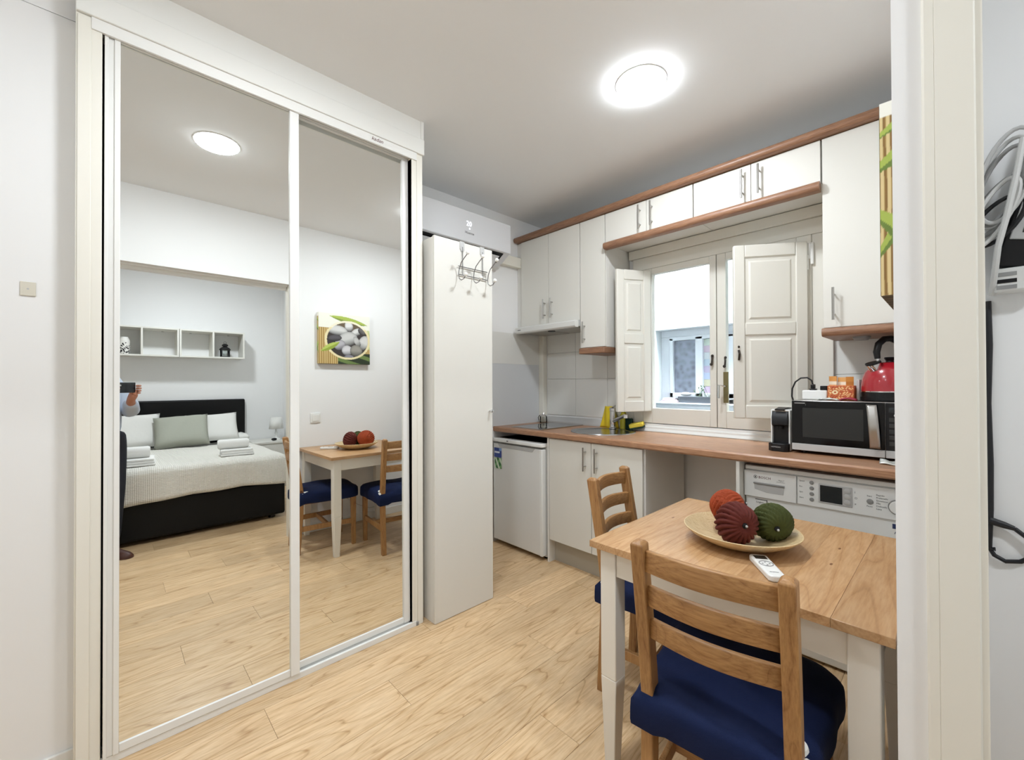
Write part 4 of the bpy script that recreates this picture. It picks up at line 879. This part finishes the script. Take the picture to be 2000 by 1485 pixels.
# ------------------------------------------------------------------ right wall: canvas, switch, cable ; left switch ; router
cv = thing('canvas_picture', 'square canvas print of grey pebbles in a bowl', 'picture', (W, 1.59, 1.71))
cx0, cx1, cz0, cz1, dpt = 1.337, 1.812, 1.485, 1.945, .040
st_list = [(-.22, .20, .21, .105, -.1, 'd9d9d6'), (.02, .30, .085, .11, .2, 'e6e6e4'), (.19, .19, .13, .075, .45, 'dededb'), (.30, .22, .09, .08, -.7, '6d6a68'), (.0, .03, .20, .15, .3, 'cfcfcc'), (.33, -.04, .11, .17, -.45, 'd6d5d2'), (.19, -.02, .06, .12, .5, 'c4c3c0'), (-.17, -.11, .12, .11, .4, 'b9b6bb'), (-.02, -.22, .11, .11, .1, 'd8d6d8'), (.17, -.22, .13, .13, 0, '9b988f'), (-.27, .03, .14, .07, .1, '59565a'), (.02, -.36, .10, .05, 0, '8d8a93')]
def canvas(u, v):
    x, y = (u-.5)*1.06, (v-.5)*1.06
    bx, by = x-.06, y+.02; d = math.hypot(bx/.475, by/.415)
    # leaf across the rim
    lx, ly = (x+.30)*math.cos(.5)+(y+.17)*math.sin(.5), -(x+.30)*math.sin(.5)+(y+.17)*math.cos(.5)
    if abs(lx) < .21 and abs(ly) < .055*(1-(lx/.21)**2)+.004: return 'b7c763' if ly > 0 else '8fa23c'
    if d < .90:
        for (sx_, sy_, a, b_, r_, c_) in reversed(st_list):
            ex, ey = bx-sx_, by-sy_; e1 = ex*math.cos(r_)+ey*math.sin(r_); e2 = -ex*math.sin(r_)+ey*math.cos(r_); q_ = (e1/a)**2+(e2/b_)**2
            if q_ < 1:
                k = max(.35, min(1.05, 1.0-.45*max(0, -e2/b_+.1*e1)-.25*q_**3)); k_ = [int(int(c_[i:i+2], 16)*k) for i in (0, 2, 4)]
                return '%02x%02x%02x' % tuple(min(255, z_) for z_ in k_)
        return '3b3431' if by < .2 else '6a5c48'
    if d < 1.0: return 'e9dcae' if by < .25 else 'f1ead0'
    l2x, l2y = (x-.08)*math.cos(-.18)+(y-.40)*math.sin(-.18), -(x-.08)*math.sin(-.18)+(y-.40)*math.cos(-.18)
    if abs(l2x) < .40 and abs(l2y) < .06*(1-(l2x/.40)**2)+.003: return 'a9bb55' if l2y > -.01 else '7f9440'
    if y > .22: return 'f0efe2'
    if x > .40 and y > -.2: return 'dfe3bf' if math.sin(x*90+y*20) > 0 else 'c5cf92'
    if y < -.30 and x > -.15: return '2f3a26' if math.sin(x*9+y*30) > -.3 else '6f8449'
    s = math.sin(x*150); return 'd2b97c' if s > .2 else '9a7a42' if s < -.5 else 'b99a5e'
build('stretcher_frame', MB().box(W-dpt, W-.001, cx0, cx1, cz0, cz1), 'fabricw', cv, bevel=.002)
build('front_print', painted(lambda u, v: Vector((W-dpt-.0008, cx1-(cx1-cx0)*u, cz0+(cz1-cz0)*v)), lambda u, v: canvas(1-u, v), 130, 126), 'vcm', cv)
def side(u, v):
    y = v
    if y > .93: return 'f1f0e6'
    for (c_, hw, sl) in ((.86, .03, .05), (.70, .055, .06), (.36, .08, -.10), (.30, .06, .14)):
        if abs(y-c_-sl*(u-.5)) < hw*(.5+.5*u): return 'a9ba58' if y-c_-sl*(u-.5) > -.01 else '6f8640'
    s = math.sin(u*19+.6*math.sin(y*9)); return 'dcc793' if s > .1 else '8a6a3c' if s < -.4 else 'b3955c'
build('side_print', painted(lambda u, v: Vector((W-dpt+(dpt-.002)*u, cx0-.0006, cz0+(cz1-cz0)*v)), side, 24, 130), 'vcm', cv)
build('bottom_print', painted(lambda u, v: Vector((W-dpt+(dpt-.002)*u, cx0+(cx1-cx0)*v, cz0-.0006)), lambda u, v: '5d4a30' if math.sin(v*70) > 0 else '3d3222', 4, 60), 'vcm', cv)
sw = thing('light_switch', 'white square light switch on the wall above the table', 'switch', (W, 1.32, 1.0))
build('plate', MB().box(W-.009, W-.0005, 1.277, 1.363, .957, 1.043), 'frame', sw, bevel=.003)
build('rocker', MB().box(W-.013, W-.008, 1.291, 1.349, .971, 1.029), 'frame', sw, bevel=.002)
ls = thing('blank_plate', 'small beige blank plate on the wall left of the wardrobe', 'wall plate', (-.09, -.195, 1.59))
build('plate', MB().box(-.0895, -.086, -.213, -.1785, 1.568, 1.613), mat('beige_plate', 'd8d3c4', .5), ls, bevel=.001)
build('screw', MB().disc((-.0858, -.196, 1.59), .003, 10, 'x'), 'lgrey', ls)
tag(build('wall_cable', MB().tube([(W-.004, 1.20, .26), (W-.004, 1.30, .31), (W-.004, 1.42, .34), (W-.004, 1.55, .27), (W-.004, 1.70, .16), (W-.004, 1.82, .10), (W-.004, 2.10, .12)], .0035), 'wcable', smooth=True, origin_at=(W, 1.5, .2)), 'white cable sagging along the wall under the table', 'cable')

YR = YBED
rt = thing('router', 'black and white router mounted upright on the bedroom wall', 'router', (2.10, YR, 1.66))
def rot_r(mb): return mb.move(Matrix.Translation((2.063, YR-.03, 1.66)) @ Matrix.Rotation(math.radians(14), 4, 'Y') @ Matrix.Translation((-2.063, -YR+.03, -1.66)))
build('body', rot_r(MB().box(2.063, 2.25, YR-.05, YR-.012, 1.585, 1.95)), 'black', rt, bevel=.006)
lb2 = build('label_plate', rot_r(MB().box(2.074, 2.19, YR-.0535, YR-.049, 1.655, 1.80)), 'lgrey', rt, bevel=.003)
text('print', '8 1', .04, (2.115, YR-.0545, 1.735), (1, 0, -.25), (.25, 0, 1), 'inkblk', lb2)
text('print', 'E', .04, (2.092, YR-.0545, 1.665), (1, 0, -.25), (.25, 0, 1), 'inkblk', lb2)
wb_ = thing('wall_socket', 'grey adapter block in the wall socket under the router', 'adapter', (2.09, YR, 1.53))
build('block', MB().box(2.046, 2.14, YR-.055, YR-.001, 1.515, 1.578), 'applg', wb_, bevel=.006)
for z in (1.556, 1.538, 1.522): build('slot', B(2.05, 2.085, YR-.0562, YR-.0545, z, z+.010), 'black' if z < 1.54 and z > 1.53 else 'grey', wb_)
lp = thing('cable_bundle', 'coiled bundle of grey and white cables beside the router', 'cable', (2.05, YR, 1.75))
for k, (cx_, cz_, ra, rb, tl, mt_) in enumerate(((2.062, 1.80, .040, .115, .25, 'wcable'), (2.058, 1.79, .034, .10, .30, 'grey'), (2.066, 1.81, .044, .118, .22, 'lgrey'), (2.050, 1.74, .030, .085, .5, 'grey'), (2.052, 1.70, .034, .07, .6, 'cable'), (2.046, 1.72, .028, .09, .4, 'wcable'))):
    pts = []
    for i in range(29):
        a = 2*PI*i/28; lx, lz = ra*math.cos(a), rb*math.sin(a); pts.append((cx_+lx*math.cos(tl)+lz*math.sin(tl), YR-.062-.011*(k % 3)-.004*math.sin(a*2), cz_-lx*math.sin(tl)+lz*math.cos(tl)))
    build('coil', MB().tube(pts, .0052, 8, cap=False), mt_, lp, smooth=True)
tag(build('flat_cable', MB().tube([(2.095, YR-.102, 1.89), (2.083, YR-.102, 1.80), (2.066, YR-.10, 1.70), (2.052, YR-.09, 1.63), (2.045, YR-.07, 1.55), (2.042, YR-.03, 1.515)], .0065), 'wcable', smooth=True, origin_at=(2.05, YR, 1.4)), 'white flat cable running down past the router', 'cable')
bk = MB().tube([(2.036, YR-.008, 1.50), (2.038, YR-.008, 1.38), (2.034, YR-.008, 1.22), (2.037, YR-.01, 1.05), (2.036, YR-.014, .93), (2.034, YR-.014, .88), (2.032, YR-.012, .82)], .0065)
kc = thing('power_cable', 'black power cable with a looped plug hanging on the bedroom wall', 'cable', (2.04, YR, .8))
build('lead', bk, 'cable', kc, smooth=True)
build('strain_relief', MB().tube([(2.034, YR-.016, .900), (2.06, YR-.016, .893), (2.078, YR-.016, .888)], [.010, .009, .006], 10), 'cable', kc, smooth=True)
build('loop', MB().tube([(2.078, YR-.016, .888), (2.10, YR-.016, .868), (2.118, YR-.016, .845), (2.110, YR-.014, .822), (2.088, YR-.012, .802), (2.062, YR-.012, .795), (2.042, YR-.012, .806), (2.034, YR-.012, .822), (2.044, YR-.014, .823)], .0055, 10), 'cable', kc, smooth=True)

# ------------------------------------------------------------------ bedroom
bd = thing('bed', 'black leatherette bed base with mattress', 'bed', (3.5, .58, 0))
BX0, BX1, BY0, BY1 = 2.612, 4.49, -.10, 1.255
build('base', MB().box(BX0, BX1, BY0, BY1, .035, .365), 'bedblack', bd, bevel=.025, seg=3)
for x in (BX0+.09, BX1-.1):
    for y in (BY0+.1, BY1-.1): build('foot', MB().tube([(x, y, 0), (x, y, .05)], .03, 12), 'black', bd, smooth=True)
build('mattress', MB().box(BX0+.01, BX1, BY0+.005, BY1-.005, .365, .600), 'fabricw', bd, bevel=.05, seg=4)
hbm = tag(build('headboard', MB().box(4.49, 4.55, -.12, 1.285, .05, 1.14), 'bedblack', bevel=.018, seg=3, origin_at=(4.52, .58, .05)), 'padded black headboard behind the pillows', 'headboard')
# bedspread
def spread():
    mb = MB(); x0, x1 = BX0-.018, 3.95; y0, y1 = BY0-.015, BY1+.012; zt = .618; nx, ny = 50, 60
    prof_y = []
    Lf, Ls = .225, .20; TX = x1-x0; TY = y1-y0
    def pos(s, t):   # s from head to beyond foot, t across
        # along x
        d = s*(TX+Lf)-Lf
        if d < 0: x = x0-.012*math.sin(min(1, -d/.05)*PI/2); dz = d
        else: x = x0+d; dz = 0
        e = t*(TY+2*Ls)-Ls
        if e < 0: y = y0-.010; dzy = e
        elif e > TY: y = y1+.012; dzy = -(e-TY)
        else: y = y0+e; dzy = 0
        z = zt+dz+dzy
        drop = -min(dz, dzy)
        if dz < 0 and dzy < 0:
            # corner: gather the fabric into a rounded fall
            tot = -(dz+dzy); z = zt-max(-dz, -dzy)*1.02
            x -= .02*min(1, -dzy/.1); y += (.02 if e > TY else -.02)*min(1, -dz/.1)
        # folds in the hanging part
        if dz < 0: x -= .010*math.sin(e*16+.8)*(-dz/Lf)+.014*max(0, math.sin(e*5+2.0))*(-dz/Lf); w_ = min(1, max(0, e/TY)); z += (.012*math.sin(e*5+1.1)-.075*max(0, 1-w_*2.2)-.05*max(0, (w_-.72)/.28))*(-dz/Lf)
        if dzy < 0: y += (.012*math.sin(d*13)*(-dzy/Ls))*(1 if e > TY else -1); z += .02*math.sin(d*7)*(-dzy/Ls)
        # soften the edge
        if dz == 0 and dzy == 0:
            m_ = min(d, e, TY-e); z -= .022*max(0, 1-m_/.05)**2
            z += .003*math.sin(d*9+e*5)+.002*math.sin(e*21)
        else: z -= .022
        return Vector((x, y, z))
    mb.grid(lambda u, v: pos(1-u, v), nx, ny); return mb
tag(build('bedspread', spread(), 'waffle', solid=.006, smooth=True, angle=80, origin_at=(3.3, .58, .6)), 'cream waffle bedspread over the bed', 'bedspread')
def pillow(name, label, c, w_, h_, d_, rot, mt, group=None, ears=.12):
    def f(sg):
        def g(u, v):
            a, b_ = u*2-1, v*2-1
            e = max(0, (1-a**4))**.5*max(0, (1-b_**4))**.5
            kx = 1-.055*(1-abs(b_)**3); ky = 1-.075*(1-abs(a)**3)
            return Vector((a*w_/2*(1-.05*(1-b_*b_)*abs(a)**4), sg*d_/2*e**.9+.004*math.sin(a*9+b_*4)*e, b_*h_/2*(1-.07*(1-a*a)*abs(b_)**4)))
        return g
    mb = MB().grid(f(1), 18, 14); mb.grid(f(-1), 18, 14)
    R4 = Matrix.Translation(c) @ rot.to_matrix().to_4x4(); mb.move(R4)
    return tag(build(name, mb, mt, smooth=True, angle=85, weld=True, origin_at=c), label, 'pillow', group)
R90 = math.radians(-90)
pillow('pillow', 'white pillow leaning on the left half of the headboard', (4.27, .10, .815), .62, .40, .14, Euler((math.radians(-24), 0, R90)), 'fabricw', 'white pillows on the bed')
pillow('pillow', 'white pillow leaning on the right half of the headboard', (4.25, .90, .805), .52, .36, .13, Euler((math.radians(-24), math.radians(2), R90)), 'fabricw', 'white pillows on the bed')
pillow('pillow', 'flat white pillow whose corner shows beside the headboard edge', (4.33, 1.17, .665), .22, .26, .09, Euler((math.radians(-88), 0, R90)), 'fabricw', 'white pillows on the bed')
pillow('cushion', 'sage green cushion in front of the white pillows', (4.09, .585, .795), .50, .40, .17, Euler((math.radians(-32), math.radians(3), R90+.10)), 'sage')
def roll_towel(name, label, c, L_, r, rz):
    t = thing(name, label, 'towel', c, rz, group='rolled towels on the bed')
    build('roll', MB().lathe([(.012, -L_/2+.008), (r*.9, -L_/2), (r, -L_/2+.012), (r*1.02, 0), (r, L_/2-.012), (r*.9, L_/2), (.012, L_/2-.008)], (0, 0, r), 26, Matrix.Rotation(PI/2, 3, 'X')), 'towel', t, smooth=True)
    for s in (-1, 1):
        pts = [(-.9*r*(1-i/42)*math.cos(i*.36), s*(L_/2+.001), r+.9*r*(1-i/42)*math.sin(i*.36)) for i in range(40)]
        build('spiral_edge', MB().tube(pts, .004, 6), 'towel', t, smooth=True)
    return t
def fold_towel(name, label, c, wx, wy, rz):
    t = thing(name, label, 'towel', c, rz, group='folded towels on the bed')
    for k in range(3):
        z0 = k*.019; h = .019
        pts = []
        for i in range(7): a = -PI/2+PI*i/6; pts.append((wy/2-.01+.0105*math.cos(a)-.004*k, z0+h/2+h/2*math.sin(a)*.95))
        for i in range(7): a = PI/2+PI*i/6; pts.append((-wy/2+.01+.0105*math.cos(a)+.005*(k % 2), z0+h/2+h/2*math.sin(a)*.95))
        build('fold', MB().prism(pts, 'x', -wx/2+.006*k, wx/2-.004*(2-k)), 'towel', t, bevel=.004)
    return t
ZB = .627
fold_towel('folded_towel', 'folded white towel under the roll at the right of the bed', (2.92, .90, ZB), .26, .27, math.radians(6))
roll_towel('rolled_towel', 'rolled white towel stacked at the right of the bed', (2.93, .875, ZB+.056), .25, .046, math.radians(6))
fold_towel('folded_towel', 'folded white towel under the roll at the left of the bed', (2.86, .15, ZB), .28, .27, math.radians(4))
roll_towel('rolled_towel', 'rolled white towel stacked at the left of the bed', (2.87, .12, ZB+.056), .25, .048, math.radians(4))
# wall shelf: two units of two cells
def shelf(label, y0, y1):
    t = thing('wall_shelf', label, 'shelf', (4.42, (y0+y1)/2, 1.65), group='white cube shelves above the bed')
    xf, xb, z0, z1, th = 4.275, XBED-.001, 1.652, 1.985, .018
    build('top', B(xf, xb, y0, y1, z1-th, z1), 'cab', t, bevel=.001); build('bottom', B(xf, xb, y0, y1, z0, z0+th), 'cab', t, bevel=.001)
    for y in (y0, y1-th): build('side', B(xf, xb, y, y+th, z0+th, z1-th), 'cab', t, bevel=.001)
    ym = (y0+y1)/2; build('divider', B(xf, xb, ym-th/2, ym+th/2, z0+th, z1-th), 'cab', t, bevel=.001)
    for y in ((y0*.8+y1*.2), (y0*.2+y1*.8)): build('fixing', MB().tube([(xb-.03, y, z1-th-.008), (xb-.03, y, z1-th)], .012, 10), 'lgrey', t, smooth=True)
shelf('white two-cell wall shelf holding the black lantern', .582, 1.238)
shelf('white two-cell wall shelf holding the patterned vase', -.082, .578)
ln = thing('lantern', 'small black metal lantern in the wall shelf', 'lantern', (4.40, 1.048, 1.67))
lx, ly, lz = 4.40, 1.048, 1.6705
build('base', MB().frustum((lx-.052, lx+.052, ly-.052, ly+.052), lz, (lx-.046, lx+.046, ly-.046, ly+.046), lz+.014), 'blackm', ln, bevel=.002)
for a in (-1, 1):
    for b_ in (-1, 1): build('corner_post', B(lx+a*.04-.006, lx+a*.04+.006, ly+b_*.04-.006, ly+b_*.04+.006, lz+.014, lz+.095), 'blackm', ln)
for a in (-1, 1):
    build('pane', B(lx+a*.041-.001, lx+a*.041+.001, ly-.034, ly+.034, lz+.014, lz+.095), 'gglass', ln); build('pane', B(lx-.034, lx+.034, ly+a*.041-.001, ly+a*.041+.001, lz+.014, lz+.095), 'gglass', ln)
build('roof', MB().lathe([(.062, lz+.095), (.060, lz+.105), (.045, lz+.122), (.024, lz+.134), (.022, lz+.142), (.034, lz+.146), (.034, lz+.158), (.018, lz+.172), (.0001, lz+.176)], (lx, ly, 0), 20), 'blackm', ln, smooth=True)
build('ring', MB().tube(arc((lx, ly, lz+.186), .014, 0, 2*PI, 14, 'yz'), .002, 6, cap=False), 'blackm', ln, smooth=True)
build('candle', MB().tube([(lx, ly, lz+.014), (lx, ly, lz+.05)], .02, 14), 'appl', ln, smooth=True)
def vase(u, v):
    s = math.sin(u*31+5*math.sin(v*8))*math.sin(v*13+4*math.sin(u*19)); return '16161a' if (v < .68 and s > .12) else 'eceae4'
vm = MB(); VR = lambda v: .044+.006*math.sin(v*PI)-(.012*max(0, (v-.8)/.2))
tg = thing('patterned_vase', 'white vase with black scroll pattern in the wall shelf', 'vase', (4.40, .105, 1.67))
vp = painted(lambda u, v: Vector((4.40+VR(v)*math.cos(2*PI*u), .105+VR(v)*math.sin(2*PI*u), 1.6705+.19*v)), vase, 72, 40); build('body', vp, 'vc', tg, smooth=True, angle=80)
build('rim', MB().lathe([(.034, 1.86), (.032, 1.864), (.029, 1.862), (.029, 1.82), (.0001, 1.82)], (4.40, .105, 0), 24, cap=False), 'appl', tg, smooth=True)
ns = thing('nightstand', 'white three-drawer nightstand beside the bed', 'nightstand', (4.3, 1.52, 0))
NX0, NX1, NY0, NY1 = 4.06, 4.54, 1.30, 1.72
build('body', MB().box(NX0+.02, NX1, NY0, NY1, .0, .565), 'cab', ns, bevel=.002); build('top', MB().box(NX0, NX1, NY0-.004, NY1+.004, .565, .590), 'cab', ns, bevel=.003)
for z0, z1 in ((.35, .545), (.13, .325), (.03, .12)): build('drawer', MB().box(NX0+.004, NX0+.02, NY0+.004, NY1-.004, z0, z1), 'cab', ns, bevel=.002)
tl = thing('table_lamp', 'small white table lamp on the nightstand', 'lamp', (4.28, 1.60, .59))
build('base', MB().lathe([(.055, .5905), (.055, .598), (.03, .612), (.016, .630), (.014, .66), (.020, .68), (.013, .70), (.010, .74)], (4.28, 1.60, 0), 24), 'appl', tl, smooth=True)
build('shade', MB().lathe([(.085, .735), (.067, .890)], (4.28, 1.60, 0), 28, cap=False), 'fabricw', tl, solid=.002, smooth=True)
tag(build('alarm_clock', MB().ell((4.16, 1.545, .609), (.024, .034, .018), 14, 10), 'black', smooth=True, origin_at=(4.16, 1.545, .591)), 'small black clock on the nightstand', 'clock')

# ------------------------------------------------------------------ the photographer, seen only in the mirror
FW = Vector((-.80, .60, 0)); RT = Vector((.60, .80, 0)); P0 = Vector((2.41, -.085, 0))
def pp(r_, f_, z): return P0+RT*r_+FW*f_+Vector((0, 0, z))
def skinmesh(name, verts, edges, radii, mt, parent, sub=2, root=0):
    me = bpy.data.meshes.new(name); me.from_pydata([tuple(v-origin(parent)) for v in verts], edges, []); o = bpy.data.objects.new(name, me); COL.objects.link(o); o.parent = parent
    md = o.modifiers.new('skin', 'SKIN'); md.use_smooth_shade = True
    for i, rr in enumerate(radii): me.skin_vertices[0].data[i].radius = rr if isinstance(rr, tuple) else (rr, rr)
    me.skin_vertices[0].data[root].use_root = True
    s_ = o.modifiers.new('sub', 'SUBSURF'); s_.levels = sub; s_.render_levels = sub
    me.materials.append(M[mt]); return o
pe = thing('person', 'person in pale blue shirt and dark trousers holding up a phone', 'person', (P0.x, P0.y, 0))
PH = CAM+R0*.135-F0*.035+Vector((0, 0, .003))       # phone centre
right = R0; nrm = F0
hand_r = PH+right*.085-F0*.015+Vector((0, 0, -.035)); hand_l = PH-right*.075-F0*.015+Vector((0, 0, -.035))
sh_r, sh_l = pp(.155, -.07, 1.335), pp(-.175, -.06, 1.335)
el_r, el_l = pp(.19, .08, 1.09), pp(-.23, .10, 1.06)
wr_r = hand_r+Vector((.03, -.02, -.055)); wr_l = hand_l+Vector((.05, -.05, -.06))
V = [pp(0, 0, .93), pp(0, -.03, 1.12), pp(0, -.06, 1.32), pp(0, -.05, 1.44), pp(0, -.02, 1.57),
     sh_r, el_r, wr_r, hand_r, sh_l, el_l, wr_l, hand_l,
     pp(.095, 0, .90), pp(.10, .02, .50), pp(.10, -.01, .09), pp(-.095, 0, .90), pp(-.10, .02, .50), pp(-.10, -.01, .09)]
E_ = [(0, 1), (1, 2), (2, 3), (3, 4), (2, 5), (5, 6), (6, 7), (7, 8), (2, 9), (9, 10), (10, 11), (11, 12), (0, 13), (13, 14), (14, 15), (0, 16), (16, 17), (17, 18)]
Rr = [(.13, .10), (.125, .09), (.14, .095), .05, .05, .058, .042, .026, .03, .058, .042, .026, .03, .085, .058, .04, .085, .058, .04]
skinmesh('body', V, E_, Rr, 'skin', pe)
hdm = MB().ell(pp(0, -.010, 1.60), (.078, .078, .112), 24, 18)
for p in hdm.v:     # nose and chin pushed forward
    q = p-pp(0, -.010, 1.60); f_ = q.dot(FW); 
    if f_ > .05 and abs(q.dot(RT)) < .016 and -.03 < q.z < .015: p += FW*.018
head = build('head', hdm, 'skin', pe, smooth=True)
for s in (-1, 1):
    build('eye', MB().ell(pp(s*.03, .057, 1.605), (.011, .011, .009), 10, 8), 'appl', head, smooth=True); build('iris', MB().ell(pp(s*.03, .0645, 1.605), (.0055, .0055, .0055), 8, 6), 'hair', head, smooth=True); build('eyebrow', MB().tube([pp(s*.016, .066, 1.627), pp(s*.034, .064, 1.631), pp(s*.048, .052, 1.625)], .0035), 'hair', head, smooth=True); build('ear', MB().ell(pp(s*.08, -.02, 1.595), (.018, .018, .03), 10, 8), 'skin', head, smooth=True)
build('mouth', MB().ell(pp(0, .058, 1.545), (.02, .02, .006), 10, 6), mat('lips', '96584c', .5), head, smooth=True)
hr = MB().ell(pp(0, -.025, 1.625), (.088, .088, .105), 24, 16)
hr.f = [f for f in hr.f if all(not ((hr.v[i]-pp(0, -.025, 1.625)).dot(FW) > .03 and hr.v[i].z < 1.665) and hr.v[i].z > 1.56 for i in f)]
build('hair', hr, 'hair', pe, solid=.006, smooth=True)
SHV = [pp(0, -.005, .84), pp(0, -.03, 1.10), pp(0, -.06, 1.32), pp(0, -.06, 1.42), sh_r, el_r, wr_r+(el_r-wr_r)*.16, sh_l, el_l, wr_l+(el_l-wr_l)*.16]
skinmesh('shirt', SHV, [(0, 1), (1, 2), (2, 3), (2, 4), (4, 5), (5, 6), (2, 7), (7, 8), (8, 9)], [(.205, .165), (.175, .135), (.165, .125), .065, .075, .06, .048, .075, .06, .048], 'shirt', pe)
TRV = [pp(0, 0, 1.0), pp(0, 0, .92), pp(.098, 0, .86), pp(.102, .02, .50), pp(.102, -.01, .075), pp(-.098, 0, .86), pp(-.102, .02, .50), pp(-.102, -.01, .075)]
skinmesh('trousers', TRV, [(0, 1), (1, 2), (2, 3), (3, 4), (1, 5), (5, 6), (6, 7)], [(.19, .155), (.185, .15), .11, .08, .065, .11, .08, .065], 'trousers', pe)
for s in (-1, 1):
    mb = MB()
    n = 20; prof = [(-.085, .030, .085), (-.06, .038, .09), (0, .042, .085), (.08, .048, .06), (.15, .046, .045), (.185, .03, .035), (.195, .01, .025)]
    for (f_, hw, hh) in prof:
        for j in range(12):
            a = PI*j/11; mb.v.append(pp(s*.10+hw*math.cos(a), f_-.0, .002+hh*math.sin(a)))
    for i in range(len(prof)-1):
        for j in range(11): mb.f.append([i*12+j, i*12+j+1, (i+1)*12+j+1, (i+1)*12+j])
        mb.f.append([i*12, (i+1)*12, (i+1)*12+11, i*12+11])
    mb.f.append(list(range(12))); mb.f.append([(len(prof)-1)*12+j for j in range(12)][::-1])
    build('shoe', mb, 'shoe', pe, smooth=True, angle=50)
# hands: palms and five fingers curled round the phone ends
def hand(c, s):
    out = right*s
    pal = c-F0*.004
    Vv = [pal, pal+out*.004+Vector((0, 0, .028))]
    Ed = [(0, 1)]; Ra = [(.026, .018), (.022, .015)]
    hv = skinmesh('palm', [c+Vector((0, 0, -.03)), c, c+Vector((0, 0, .025))], [(0, 1), (1, 2)], [(.022, .02), (.028, .018), (.024, .015)], 'skin', pe)
    for k, (dz, ln_) in enumerate(((.036, 1.0), (.018, 1.08), (.0, 1.02), (-.016, .85))):
        b_ = c+Vector((0, 0, dz+.012))+out*.008; a1_ = b_+out*.010+F0*.016*ln_; a2_ = a1_-out*.006+F0*.018*ln_; a3_ = a2_-out*.022*ln_+F0*.004
        fo = skinmesh('finger', [b_, a1_, a2_, a3_], [(0, 1), (1, 2), (2, 3)], [.0090, .0085, .0078, .0068], 'skin', pe, 2)
    th = [c+Vector((0, 0, -.02)), c-out*.018+Vector((0, 0, -.004))-F0*.004, c-out*.04+Vector((0, 0, .008))-F0*.002, c-out*.058+Vector((0, 0, .016))]
    skinmesh('thumb', th, [(0, 1), (1, 2), (2, 3)], [.0115, .0105, .0095, .008], 'skin', pe, 2)
hand(hand_r, 1); hand(hand_l, -1)
ph = thing('smartphone', 'black smartphone held up in landscape by the person', 'phone', tuple(PH))
def phb(mb):
    R3 = Matrix((right, Vector((0, 0, 1)).cross(right)*-1, Vector((0, 0, 1)))).transposed().to_4x4()
    R3 = Matrix((right, F0, Vector((0, 0, 1)))).transposed().to_4x4(); R3.translation = PH; return mb.move(R3)
build('body', phb(MB().box(-.075, .075, -.004, .004, -.0375, .0375)), mat('phone_dark', '15181f', .25, coat=.4), ph, bevel=.006, seg=3)
cb = build('camera_bump', phb(MB().box(-.071, -.036, .004, .006, -.002, .033)), mat('phone_bump', '1d212a', .2), ph, bevel=.003)
for dx, dz in ((-.062, .024), (-.062, .007), (-.045, .0155)): build('lens', phb(MB().lathe([(.0065, 0), (.0065, .003), (.005, .0032), (.0001, .002)], (dx, .006, dz), 16, Matrix.Rotation(-PI/2, 3, 'X'))), 'chrome', cb, smooth=True)
